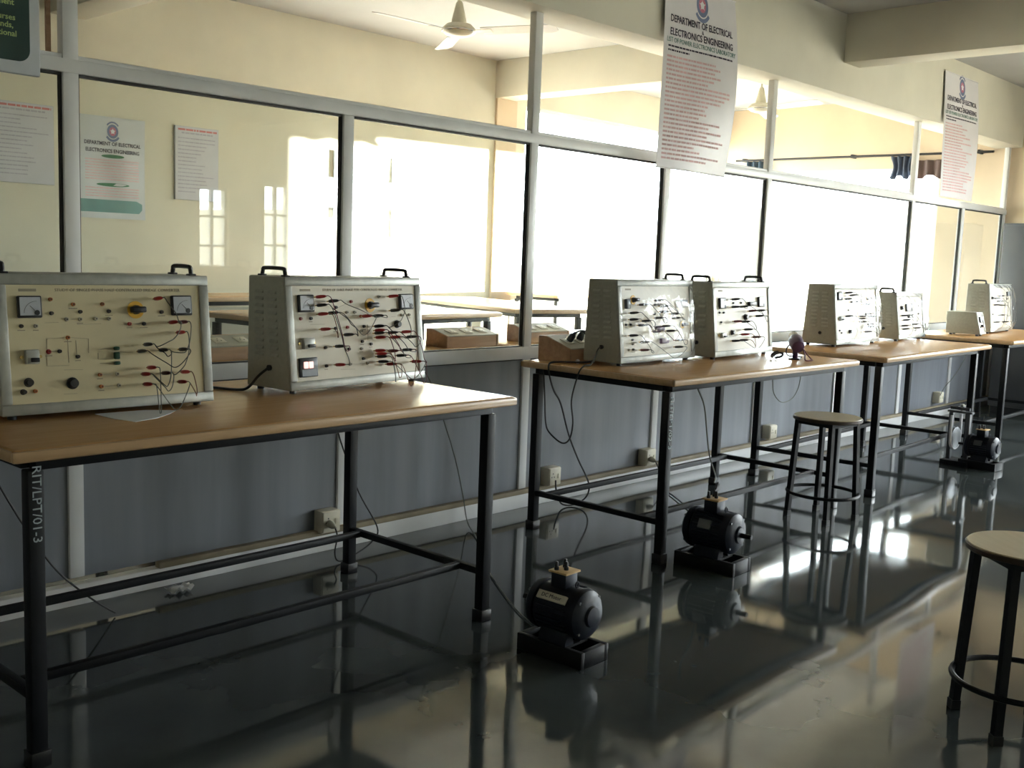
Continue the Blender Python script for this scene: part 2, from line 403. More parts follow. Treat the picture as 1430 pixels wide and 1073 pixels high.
# ------------------------------------------------------------------ tables
def table(x0, x1, y0, y1, label, group, rz=0., z=.87, legin=.075, long_bars=True, handwriting=None, left_leg=None, right_leg=None, front_in=None):
    cx, cy = (x0+x1)/2, (y0+y1)/2
    t = thing('lab_table', label, 'table', (cx, cy, 0), rz, group)
    hx, hy = (x1-x0)/2, (y1-y0)/2
    mb = MB().box((-hx, -hy, z-.036), (hx, hy, z), .012, seg=3); mb.build('tabletop', 'top', t)
    ed = MB()                                      # beech lipping around the edge
    for a, b in (((-hx-.004, -hy-.004, z-.033), (hx+.004, -hy+.012, z-.004)), ((-hx-.004, hy-.012, z-.033), (hx+.004, hy+.004, z-.004)),
                 ((-hx-.004, -hy+.012, z-.033), (-hx+.012, hy-.012, z-.004)), ((hx-.012, -hy+.012, z-.033), (hx+.004, hy-.012, z-.004))):
        ed.box(a, b, .006)
    ed.build('edge_band', 'edge', t)
    lx0 = -hx+(left_leg or legin); lx1 = hx-(right_leg or legin); ly0 = -hy+(front_in or .07); ly1 = hy-.07
    zt = z-.036; w = .042
    fr = MB()
    for y in (ly0, ly1): fr.box((lx0, y-w/2, zt-.03), (lx1, y+w/2, zt), .002)
    for x in (lx0, lx1): fr.box((x-w/2, ly0+w/2, zt-.03), (x+w/2, ly1-w/2, zt), .002)
    fr.build('apron_frame', 'black', t)
    legs = []
    for x in (lx0, lx1):
        for y in (ly0, ly1):
            l = MB().box((x-w/2, y-w/2, .004), (x+w/2, y+w/2, zt-.03), .003).build('leg', 'black', t); legs.append(l)
            MB().box((x-w/2-.006, y-w/2-.006, 0), (x+w/2+.006, y+w/2+.006, .045), .004).build('foot_cap', 'bplast', l)
    zb = .19; b = .026
    for x in (lx0, lx1): MB().box((x-b/2, ly0+w/2, zb-b/2), (x+b/2, ly1-w/2, zb+b/2), .002).build('end_rail', 'black', t)
    if long_bars:
        for y in (ly0+.125, ly1-.08): MB().box((lx0+b/2, y-b/2, zb-b/2), (lx1-b/2, y+b/2, zb+b/2), .002).build('long_rail', 'black', t)
    if handwriting:
        mb = MB(); text_mb(mb, handwriting[0], .034, (lx0, ly0-w/2-.0012, handwriting[1]), right=(0, 0, -1), up=(1, 0, 0), width=handwriting[2])
        if len(handwriting) > 3:
            mb = MB(); text_mb(mb, handwriting[0], .030, (lx0-w/2-.0012 if handwriting[3] else lx0, ly0, handwriting[1]), right=(0, 0, -1), up=(0, -1, 0), width=handwriting[2])
        h = mb.build('leg_lettering', 'chalk', legs[0]); h['label'] = 'white hand painted code down the leg'
    return t
NT = 'black framed lab tables along the partition'
table(1.05, 2.90, -1.215, -.27, 'nearest tan topped lab table with black legs, lettered front leg', NT, math.radians(.6), handwriting=('RIT/LPT/01-3', .715, .20))
table(3.95, 5.80, -1.205, -.27, 'second lab table carrying two trainer boxes and a wooden power box', NT, 0., handwriting=('RIT/LPT/02-3', .66, .24), left_leg=.055)
table(6.13, 8.08, -1.185, -.25, 'third lab table behind the stool, tan top with shining front edge', NT, math.radians(2.), left_leg=.07, right_leg=.13)
table(8.74, 10.62, -1.09, -.19, 'farthest lab table near the slate cupboard, small meter box on it', NT, math.radians(.5), left_leg=.06)
FT = 'tables behind the glass partition'
table(2.2, 4.16, .14, .92, 'tan table behind the glass right behind the nearest lab table', FT, z=.885)
table(4.42, 6.3, .14, .92, 'tan table behind the glass, opposite the second lab table', FT, z=.885)
table(3.45, 5.42, 1.22, 2.0, 'grey edged table in the middle of the room behind the glass', FT, math.radians(5), z=.99)
table(5.5, 7.45, 2.06, 2.76, 'long table standing crosswise behind the glass, legs showing against the bright wall', FT, math.radians(74), z=.99)
table(7.72, 9.5, 2.74, 3.40, 'farthest table behind the glass, under the bright back window', FT, math.radians(0), z=1.03)
table(3.75, 4.95, 2.85, 3.42, 'narrow table against the cream wall under the notices', FT, z=1.02)
bpy.data.objects['lab_table.009']
mb = MB().box((3.80, 2.90, .35), (4.90, 2.915, .94)); 
pn = mb.build('modesty_panel', 'wplast')
pn.parent = bpy.data.objects['lab_table.009']; pn.matrix_parent_inverse = Matrix.Translation((-4.35, -3.135, 0))

# ------------------------------------------------------------------ trainer kits
def homography(c):
    """crop corners TL,TR,BL,BR -> unit square (u right, v down)"""
    dst = [(0, 0), (1, 0), (0, 1), (1, 1)]; A = []; b = []
    for (x, y), (u, v) in zip(c, dst):
        A += [[x, y, 1, 0, 0, 0, -u*x, -u*y], [0, 0, 0, x, y, 1, -v*x, -v*y]]; b += [u, v]
    h = np.append(np.linalg.solve(np.array(A, float), np.array(b, float)), 1).reshape(3, 3)
    def f(x, y):
        p = h @ np.array([x, y, 1.]); return p[0]/p[2], p[1]/p[2]
    return f

PLUGS = []   # filled per kit
def kit(name_label, where, loc, rz, w, h, dep_b, dep_t, corners, items, plugs, pairs, title=None, facem='face2', film=False,
        extra_frame=True, louvre=True, inst='trainer', handles=2, group=None):
    t = thing('trainer_kit' if inst == 'trainer' else 'meter_box', name_label, 'instrument', loc, rz, group)
    T = Matrix.Translation(loc) @ Matrix.Rotation(rz, 4, 'Z')
    z0 = .014; slope = .045
    # local: x across, y=0 front bottom edge, +y back
    prof = [(0, z0), (dep_b, z0), (slope+dep_t, h), (slope, h)]
    MB().prism(prof, 0, -w/2, w/2, .006).build('case', 'case', t)
    sl = Vector((0, slope, h-z0)); L = sl.length; up = sl.normalized(); n = Vector((0, -up.z, up.y))
    O = Vector((-w/2, 0, z0)); fw = .032 if w > .5 else .02
    def P(u, v, off=0.):   # panel coordinates -> local point
        return O+Vector((fw+(w-2*fw)*u, 0, 0))+up*(fw+(L-2*fw)*(1-v))+n*off
    R = Matrix((Vector((1, 0, 0)), up, n)).transposed().to_4x4(); R.translation = O
    # raised trim frame around the front panel
    fr = MB()
    for a, b in (((0, 0, 0), (w, fw, .010)), ((0, L-fw, 0), (w, L, .010)), ((0, fw, 0), (fw, L-fw, .010)), ((w-fw, fw, 0), (w, L-fw, .010))): fr.box(a, b, .004, R)
    fr.build('front_frame', 'frame', t)
    pn = MB().box((fw-.001, fw-.001, 0), (w-fw+.001, L-fw+.001, .003), 0, R).build('front_panel', facem, t)
    f = homography(corners); pw, ph = w-2*fw, L-2*fw
    def uv(x, y): return f(x, y)
    def size(x, y, a, b):
        u0, v0 = f(x-a/2, y-b/2); u1, v1 = f(x+a/2, y+b/2); return abs(u1-u0)*pw, abs(v1-v0)*ph
    def bx(mb, u, v, sw, sh, d0, d1, bev=.002):
        c = P(u, v); q = R.inverted() @ c; mb.box((q.x-sw/2, q.y-sh/2, d0), (q.x+sw/2, q.y+sh/2, d1), bev, R)
    def disc(mb, u, v, r, d0, d1, seg=14, r1=None): mb.cyl(P(u, v, d0), P(u, v, d1), r, r1, seg)
    printing = MB(); npr = 0
    for it in items:
        kd, x, y = it[:3]; u, v = uv(x, y)
        if kd == 'meter':
            sw, sh = size(x, y, it[3], it[4])
            mb = MB(); bx(mb, u, v, sw, sh, .003, .016, .004); m_ = mb.build('meter', 'bplast', t)
            mb = MB(); bx(mb, u, v-.004, sw*.84, sh*.82, .016, .0172, 0); mb.build('dial_face', 'dial', m_)
            mb = MB(); q = R.inverted() @ P(u, v)
            disc(mb, u+.26*sw/pw, v+.27*sh/ph, sw*.11, .017, .0195)
            a = R @ Vector((q.x+.2*sw, q.y-.2*sh, .018)); b = R @ Vector((q.x-.02*sw, q.y+.05*sh, .018)); mb.tube([a, b], .0007, 4)
            mb.tube([R @ Vector((q.x+.26*sw-.52*sw*math.cos(s), q.y-.27*sh+.52*sh*math.sin(s), .0174)) for s in [i*PI/2/8 for i in range(9)]], .0006, 4)
            mb.build('needle', 'bplast', m_)
        elif kd == 'sock':
            mb = MB(); disc(mb, u, v, it[4] if len(it) > 4 else .0062, .003, .011, 12, .005); s_ = mb.build('terminal', it[3], t)
            mb = MB(); disc(mb, u, v, .0024, .011, .0118, 8); mb.build('terminal_hole', 'darkedge', s_)
        elif kd == 'knob':
            r = it[3]; mb = MB(); mb.lathe([(r*1.05, 0), (r*1.05, .003), (r*.85, .004), (r*.8, .016), (r*.7, .018)], P(u, v, .003), n, 18); mb.build('knob', it[4] if len(it) > 4 else 'bplast', t)
        elif kd == 'rotary':
            r = it[3]; mb = MB(); disc(mb, u, v, r, .003, .0055, 24); d_ = mb.build('rotary_plate', 'yellow', t)
            mb = MB(); mb.lathe([(r*.55, 0), (r*.5, .012)], P(u, v, .0055), n, 18); bx(mb, u, v, r*1.7, r*.72, .010, .036, .005); mb.build('rotary_knob', 'bplast', t)
        elif kd == 'fuse':
            sw, sh = size(x, y, it[3], it[4])
            mb = MB(); bx(mb, u, v, sw, sh, .003, .022, .004); b_ = mb.build('breaker', 'frame', t)
            mb = MB(); bx(mb, u+.1*sw/pw, v+.22*sh/ph, sw*.6, sh*.3, .022, .031, .002); mb.build('toggle', 'bplast', b_)
            mb = MB()
            for s in (-1, 1): disc(mb, u+s*.68*sw/pw, v, .005, .003, .007, 10)
            mb.build('screw', 'brass', t)
        elif kd == 'rocker':
            sw, sh = size(x, y, it[3], it[4])
            mb = MB(); bx(mb, u, v, sw, sh, .003, .012, .003); b_ = mb.build('switch_plate', 'bplast', t)
            for s in (-.19, .09):
                mb = MB(); bx(mb, u+s*sw/pw, v-.12*sh/ph, sw*.22, sh*.34, .012, .018, .002); mb.build('rocker_switch', 'rocker', b_)
            mb = MB(); bx(mb, u, v+.28*sh/ph, sw*.8, sh*.34, .012, .0135, 0); mb.build('switch_label', 'steel', b_)
        elif kd == 'disp':
            sw, sh = size(x, y, it[3], it[4])
            mb = MB(); bx(mb, u, v, sw, sh, .003, .012, .003); b_ = mb.build('display', 'bezel', t)
            mb = MB(); bx(mb, u+.03, v, sw*.5, sh*.5, .012, .0128, 0); mb.build('screen', 'lcd', b_)
        elif kd == 'block':
            sw, sh = size(x, y, it[3], it[4]); mb = MB(); bx(mb, u, v, sw, sh, .003, .02, .004); mb.build('connector_block', it[5], t)
        elif kd == 'line':     # printed circuit line
            pts = [uv(*p) for p in it[3]]; ww = .0009
            for (u0, v0), (u1, v1) in zip(pts, pts[1:]):
                a = P(u0, v0, .0034); b = P(u1, v1, .0034); printing.bar(a, b, .0016, .0008); npr += 1
    if title:
        text_mb(printing, title, .013, P(.56, .045, .0034), up=up, width=pw*.66)
        npr += 1
    rr = random.Random(hash(where) % 97 if False else len(where)*3+len(items))
    if facem:                                       # small printed captions under the terminals
        for it in items:
            if it[0] == 'sock' and rr.random() < .45:
                u, v = uv(it[1], it[2]); bx(printing, u, v+.035, .016+.01*rr.random(), .0026, .003, .0036, 0); npr += 1
        bx(printing, .10, .045, .05, .008, .003, .0036, 0)
    printing.build('panel_printing', 'ink', t)
    if handles:
        for s in ((-1, 1) if handles == 2 else ((-1,) if handles == -1 else (1,))):
            x = s*(w/2-.038); mb = MB(); ya, yb = slope+dep_t*.16, slope+dep_t*.84
            mb.tube([(x, ya, h-.002), (x, ya+.004, h+.018), (x, ya+.016, h+.028), (x, yb-.016, h+.028), (x, yb-.004, h+.018), (x, yb, h-.002)], .0075, 8, smooth=4)
            for y in (ya, yb): mb.box((x-.013, y-.012, h-.002), (x+.013, y+.012, h+.006), .003)
            mb.build('carry_handle', 'bplast', t)
    for sx in (-1, 1):
        for y in (.03, dep_b-.03): MB().cyl((sx*(w/2-.04), y, 0), (sx*(w/2-.04), y, z0+.002), .013, None, 12).build('rubber_foot', 'bplast', t)
    if louvre:
        for sx in (-1, 1):
            mb = MB()
            for c in (.32, .68):
                for k in range(10):
                    tt = .30+.062*k; z = z0+(h-z0)*tt; ylo = slope*tt; yhi = dep_b+(slope+dep_t-dep_b)*tt; yc = ylo+(yhi-ylo)*c
                    mb.add([(sx*(w/2-.001), yc-.022, z-.004), (sx*(w/2-.001), yc+.022, z-.004), (sx*(w/2+.0075), yc-.020, z-.004), (sx*(w/2+.0075), yc+.020, z-.004), (sx*(w/2-.001), yc-.022, z+.009), (sx*(w/2-.001), yc+.022, z+.009)], [(0, 1, 3, 2), (2, 3, 5, 4), (0, 2, 4), (1, 5, 3), (0, 4, 5, 1)])
            mb.build('side_louvres', 'case', t)
        mb = MB(); mb.cyl((-w/2-.008, .11, z0+.075), (-w/2+.001, .11, z0+.075), .011, None, 14); mb.build('cord_grommet', 'bplast', t)
    # patch leads
    ends = []
    for (x, y, col) in plugs:
        u, v = uv(x, y); ends.append((P(u, v, .011), u, v, col))
    nl = Vector(n)
    for pr in pairs:
        i, j, cm, droop = pr[:4]; via = pr[4] if len(pr) > 4 else None
        A, ua, va, ca = ends[i]; B, ub, vb, cb = ends[j]
        A2, B2 = A+nl*.068, B+nl*.068
        def zone(u, v): return ('upper' if v < .36 else 'middle' if v < .66 else 'lower')+' '+('left' if u < .34 else 'centre' if u < .66 else 'right')
        za, zb_ = zone(ua, va), zone(ub, vb)
        cn = {'rplast': 'red', 'bplast': 'black', 'dred': 'maroon', 'purple': 'purple'}
        pc = cn[ca] if ca == cb else cn[ca]+' and '+cn[cb]
        lab = '%s patch lead, %s, on %s' % (pc, za if za == zb_ else za+' to '+zb_, where)
        W0 = T @ A
        ld = thing('patch_lead', lab, 'patch lead', W0, 0, 'patch leads on '+where)
        def loc(p): return (T @ p)-W0
        for E, col in ((A, ca), (B, cb)):
            mb = MB(); e = loc(E); d = (T.to_3x3() @ nl)
            mb.lathe([(.0035, .006), (.0062, .010), (.0066, .028), (.0055, .048), (.0030, .058)], e, d, 10); q = mb.build('plug', col, ld)
            mb = MB(); mb.cyl(e-d*.004, e+d*.007, .0026, None, 8); mb.build('plug_pin', 'brass', q)
        mid = (A2+B2)/2+nl*(.03+.02*rr.random())+Vector((0, 0, -droop)); span = (B2-A2)
        s1, s2 = A2+nl*.02+Vector((0, 0, -.012))+span*.05, B2+nl*.02+Vector((0, 0, -.012))-span*.05
        path = [A+nl*.056, A2+nl*.004, s1, mid+span*-.18+Vector((0, 0, droop*.25)), mid, mid+span*.18+Vector((0, 0, droop*.22)), s2, B2+nl*.004, B+nl*.056]
        zfl = z0*.3
        path = [Vector((p.x, p.y, max(p.z, zfl))) for p in path]
        MB().tube([loc(p) for p in path], .0016, 5, smooth=5).build('cord', cm, ld)
    if film:
        mb = MB(); vs = []; fs = []; nu, nv = 26, 20
        for j in range(nv+1):
            for i in range(nu+1):
                u = i/nu; v = j/nv; a = R @ Vector((.003+(w-.006)*u, .004+(L-.008)*v, 0))
                bul = .058*min(1, 9*u*(1-u))*min(1, (6*v*(1-v)))**.7
                vs.append(a+n*(.013+bul+.004*math.sin(9*u+4*v)*math.sin(7*v+2*u)*min(1, 20*u*(1-u))))
        for j in range(nv):
            for i in range(nu): fs.append((j*(nu+1)+i, j*(nu+1)+i+1, (j+1)*(nu+1)+i+1, (j+1)*(nu+1)+i))
        mb.add(vs, fs); q = mb.build('plastic_cover', 'film', t, ang=80); q['label'] = 'loose clear plastic dust cover'
    return t

R_, B_, D_, O_, W_, G_ = 'rplast', 'bplast', 'dred', 'oplast', 'wplast', 'gplast'
ZT = .870
K1 = 'the leftmost trainer'
items1 = [('meter', 195, 307, 150, 140), ('meter', 1088, 305, 125, 125), ('rotary', 823, 330, .027), ('fuse', 205, 622, 85, 88)]
items1 += [('sock', x, y, O_) for x, y in ((322, 260), (455, 293), (627, 293), (422, 502), (608, 738), (615, 812), (228, 838))]
items1 += [('sock', 310, 590, R_, .008), ('sock', 785, 418, R_)]
items1 += [('sock', x, y, B_) for x, y in ((328, 348), (497, 340), (665, 338), (975, 345), (150, 428), (870, 418), (373, 588), (480, 622))]
items1 += [('sock', x, y, W_) for x, y in ((415, 387), (495, 387), (587, 385), (665, 384), (235, 428), (708, 733), (718, 806))]
items1 += [('block', 702, 573, 30, 22, G_), ('block', 703, 618, 32, 45, G_), ('block', 705, 665, 32, 22, G_)]
items1 += [('knob', 190, 783, .013), ('knob', 447, 790, .017), ('knob', 157, 843, .008)]
items1 += [('line', 0, 0, l) for l in ([(405, 502), (300, 508), (300, 680), (430, 678)], [(440, 502), (545, 510), (545, 600)], [(422, 515), (428, 660)], [(470, 520), (475, 615)],
           [(320, 590), (362, 590)], [(600, 580), (690, 573)], [(600, 600), (600, 640), (690, 640)], [(610, 665), (695, 665)], [(620, 738), (695, 735)], [(626, 812), (705, 808)],
           [(440, 387), (480, 387)], [(610, 385), (650, 385)], [(797, 418), (858, 418)], [(400, 706), (510, 704)], [(395, 858), (475, 855)], [(290, 408), (370, 406)], [(480, 420), (620, 416)])]
plugs1 = [(925, 262, R_), (1012, 412, R_), (1070, 412, D_), (1055, 476, R_), (862, 550, B_), (826, 592, B_), (952, 586, B_), (1068, 583, B_), (882, 695, R_), (848, 736, R_), (965, 730, D_), (1078, 724, R_), (858, 799, R_), (1060, 786, R_)]
pairs1 = [(1, 4, 'gcord', .02), (2, 6, 'gcord', .05), (3, 10, 'gcord', .03), (4, 6, 'cord', .03), (5, 7, 'cord', .055), (6, 9, 'gcord', .075), (8, 12, 'gcord', .15), (9, 10, 'gcord', .055), (11, 13, 'bcord', .06), (12, 13, 'gcord', .085), (0, 1, 'gcord', .035)]
def kp(FL, FR):   # bottom front corners -> location, yaw, width
    a = Vector(FL); b = Vector(FR); d = b-a; return ((a+b)/2, math.atan2(d.y, d.x), d.length)
def place(FL, FR):
    m, r, w = kp(FL, FR); return (m.x, m.y, ZT), r, w
loc, rz, w = place((1.205, -.778), (1.862, -.800))
kit('cream trainer kit at the left on the nearest table, two square meters, yellow ringed knob', K1, loc, rz, w+.01, .422, .235, .185,
    [(60, 165), (1195, 180), (95, 925), (1220, 850)], items1, plugs1, pairs1, 'STUDY OF SINGLE PHASE HALF CONTROLLED BRIDGE CONVERTER', 'face')
K2 = 'the lit switch trainer'
items2 = [('meter', 440, 342, 115, 130), ('meter', 1172, 322, 105, 118), ('rotary', 910, 352, .027), ('fuse', 450, 643, 80, 82), ('rocker', 455, 820, 132, 135), ('knob', 1105, 498, .015)]
items2 += [('sock', x, y, R_) for x, y in ((408, 457), (770, 325), (740, 522), (840, 437))]
items2 += [('sock', x, y, B_) for x, y in ((480, 455), (660, 370), (655, 530), (580, 675), (748, 687), (585, 812), (860, 515), (845, 630), (908, 650), (850, 760))]
items2 += [('sock', x, y, W_) for x, y in ((838, 685), (878, 795), (738, 408), (795, 408), (975, 285), (1142, 428), (1197, 425), (840, 550), (755, 800))]
items2 += [('line', 0, 0, l) for l in ([(590, 675), (640, 668)], [(670, 530), (730, 522)], [(680, 370), (760, 330)], [(480, 500), (580, 498)], [(690, 840), (790, 838)], [(890, 500), (890, 620), (845, 620)], [(1070, 440), (1100, 438)], [(770, 800), (870, 795)])]
plugs2 = [(505, 293, R_), (595, 325, B_), (510, 357, B_), (520, 424, R_), (590, 416, B_), (535, 538, R_), (635, 667, B_), (635, 804, R_),
          (1035, 284, R_), (1045, 394, B_), (836, 438, R_), (920, 437, B_), (922, 516, B_), (926, 547, R_), (922, 568, B_), (1020, 565, B_), (930, 601, R_), (1040, 600, R_),
          (1125, 559, R_), (925, 701, R_), (1020, 705, D_), (1125, 697, B_), (936, 726, R_), (936, 746, B_), (1080, 740, B_), (945, 785, B_), (1005, 804, R_), (1190, 787, R_), (1160, 598, B_), (700, 580, B_)]
pairs2 = [(0, 6, 'rcord', .10), (1, 11, 'gcord', .03), (2, 7, 'gcord', .05), (3, 5, 'bcord', .06), (4, 10, 'gcord', .08), (8, 12, 'gcord', .03), (9, 17, 'gcord', .05), (12, 21, 'cord', .05), (13, 20, 'rcord', .04),
          (14, 24, 'gcord', .05), (15, 28, 'cord', .05), (16, 22, 'rcord', .06), (18, 27, 'rcord', .05), (19, 26, 'bcord', .08), (23, 25, 'gcord', .09), (25, 27, 'gcord', .07), (29, 2, 'cord', .02), (26, 21, 'bcord', .12), (24, 27, 'rcord', .10)]
loc, rz, w = place((2.213, -.742), (2.917, -.674))
kit('ivory trainer kit on the nearest table with a lit twin rocker switch and many leads', K2, loc, rz, w, .42, .24, .19,
    [(345, 208), (1245, 195), (380, 925), (1255, 855)], items2, plugs2, pairs2, 'STUDY OF THREE PHASE FULL CONTROLLED BRIDGE CONVERTER', 'face2')
K3 = 'trainer beside power box'
items3 = [('disp', 1075, 345, 130, 85), ('rotary', 1088, 585, .02), ('rotary', 528, 300, .024), ('block', 455, 345, 45, 110, 'steel'), ('block', 865, 770, 85, 60, 'purple'), ('block', 815, 625, 90, 50, 'purple')]
items3 += [('sock', x, y, B_) for x, y in ((445, 577), (495, 575), (515, 750), (520, 862), (765, 460))]+[('sock', x, y, W_) for x, y in ((515, 800), (470, 865))]
plugs3 = [(745, 309, B_), (570, 356, B_), (735, 358, B_), (800, 374, B_), (470, 446, B_), (800, 438, B_), (930, 460, B_), (465, 520, B_), (600, 538, B_), (740, 506, B_), (940, 510, B_), (560, 586, B_), (830, 600, B_), (720, 661, 'purple'), (880, 657, B_), (460, 701, B_), (580, 779, B_), (980, 766, B_), (580, 871, D_), (980, 846, B_)]
pairs3 = [(0, 6, 'gcord', .04), (1, 9, 'gcord', .06), (2, 5, 'gcord', .04), (3, 10, 'gcord', .04), (4, 8, 'gcord', .05), (7, 11, 'gcord', .03), (12, 17, 'gcord', .06), (13, 14, 'rcord', .05), (15, 18, 'gcord', .05), (16, 19, 'gcord', .07)]
loc, rz, w = place((4.154, -.735), (4.852, -.706))
kit('trainer kit beside the power box on the second table, small display at upper right', K3, loc, rz, w, .425, .225, .165,
    [(395, 150), (1155, 150), (412, 948), (1198, 905)], items3, plugs3, pairs3, None, 'face2', film=True, handles=1)
K4 = 'second table right trainer'
items4 = [('meter', 435, 325, 72, 125), ('meter', 858, 310, 70, 115), ('knob', 545, 668, .014), ('fuse', 432, 700, 45, 60), ('knob', 695, 487, .018), ('block', 760, 332, 80, 45, 'bplast')]
items4 += [('sock', x, y, B_) for x, y in ((410, 432), (455, 432), (425, 545), (560, 322), (645, 320))]
plugs4 = [(520, 281, B_), (520, 369, B_), (610, 366, B_), (710, 416, D_), (800, 412, B_), (785, 476, B_), (545, 536, D_), (630, 541, B_), (660, 634, B_), (625, 692, R_), (520, 769, B_), (610, 762, B_), (755, 726, D_)]
pairs4 = [(0, 1, 'gcord', .03), (2, 4, 'gcord', .05), (3, 5, 'gcord', .05), (6, 7, 'gcord', .05), (8, 9, 'gcord', .04), (10, 12, 'gcord', .06), (11, 9, 'bcord', .06)]
loc, rz, w = place((4.932, -.782), (5.640, -.728))
kit('trainer kit at the right end of the second table with two narrow looking meters', K4, loc, rz, w, .42, .225, .165,
    [(362, 150), (930, 150), (378, 895), (968, 840)], items4, plugs4, pairs4, None, 'face2')
K5 = 'third table left trainer'
items5 = [('meter', 405, 270, 45, 95), ('rotary', 705, 300, .022), ('knob', 515, 693, .014), ('fuse', 412, 535, 25, 50), ('sock', 405, 675, B_), ('sock', 425, 705, B_), ('sock', 500, 435, W_)]
plugs5 = [(450, 233, B_), (500, 263, B_), (445, 305, B_), (505, 340, B_), (640, 372, B_), (450, 507, B_), (600, 512, B_), (700, 518, B_), (655, 486, B_), (590, 541, B_), (600, 579, B_), (680, 612, B_), (690, 640, B_), (660, 700, B_)]
pairs5 = [(0, 3, 'gcord', .03), (1, 8, 'gcord', .05), (2, 6, 'gcord', .05), (4, 7, 'gcord', .05), (5, 9, 'gcord', .04), (10, 12, 'gcord', .04), (11, 13, 'gcord', .05)]
loc, rz, w = place((6.541, -.690), (7.270, -.655))
kit('plastic covered trainer kit at the left on the third table', K5, loc, rz, w, .41, .24, .17,
    [(372, 190), (795, 190), (385, 790), (815, 765)], items5, plugs5, pairs5, None, 'face2', film=True, handles=0)
K6 = 'third table small trainer'
items6 = [('knob', 1100, 400, .016), ('meter', 1180, 400, 70, 95), ('sock', 1285, 380, B_), ('sock', 1290, 480, B_), ('block', 1190, 515, 40, 30, 'bplast')]
plugs6 = [(1080, 500, B_), (1130, 498, B_), (1100, 557, B_), (1080, 631, B_), (1190, 615, B_), (1090, 672, B_), (1220, 662, B_)]
pairs6 = [(0, 2, 'gcord', .03), (1, 4, 'gcord', .05), (3, 5, 'gcord', .03), (6, 4, 'gcord', .04)]
loc, rz, w = place((7.585, -.664), (8.175, -.620))
kit('smaller trainer kit at the right on the third table under glossy plastic', K6, loc, rz, w, .352, .20, .15,
    [(1062, 265), (1325, 270), (1078, 748), (1345, 722)], items6, plugs6, pairs6, None, 'face2', film=True, handles=-1)
K7 = 'farthest table trainer'
items7 = [('knob', 930, 415, .014), ('sock', 940, 640, B_), ('sock', 1150, 420, B_), ('meter', 1160, 350, 40, 60)]
plugs7 = [(1000, 386, B_), (940, 421, B_), (980, 461, B_), (935, 511, B_), (1010, 516, B_), (1000, 651, B_), (930, 751, B_), (1060, 742, B_)]
pairs7 = [(0, 2, 'gcord', .04), (1, 3, 'gcord', .04), (4, 5, 'gcord', .05), (6, 7, 'gcord', .05)]
loc, rz, w = place((9.470, -.665), (10.22, -.600))
kit('trainer kit on the farthest table under a shiny plastic cover', K7, loc, rz, w, .425, .22, .17,
    [(905, 275), (1195, 265), (918, 838), (1208, 795)], items7, plugs7, pairs7, None, 'face2', film=True, handles=-1)
t = kit('small grey meter box in front of the trainer kit on the farthest table', 'the small meter box', (9.065, -.745, ZT), math.radians(4), .17, .195, .27, .23,
        [(0, 0), (100, 0), (0, 100), (100, 100)], [('meter', 50, 30, 60, 34), ('sock', 30, 72, B_), ('sock', 70, 72, R_), ('knob', 50, 66, .012)], [], [], None, 'face2', louvre=False, inst='box', handles=0)

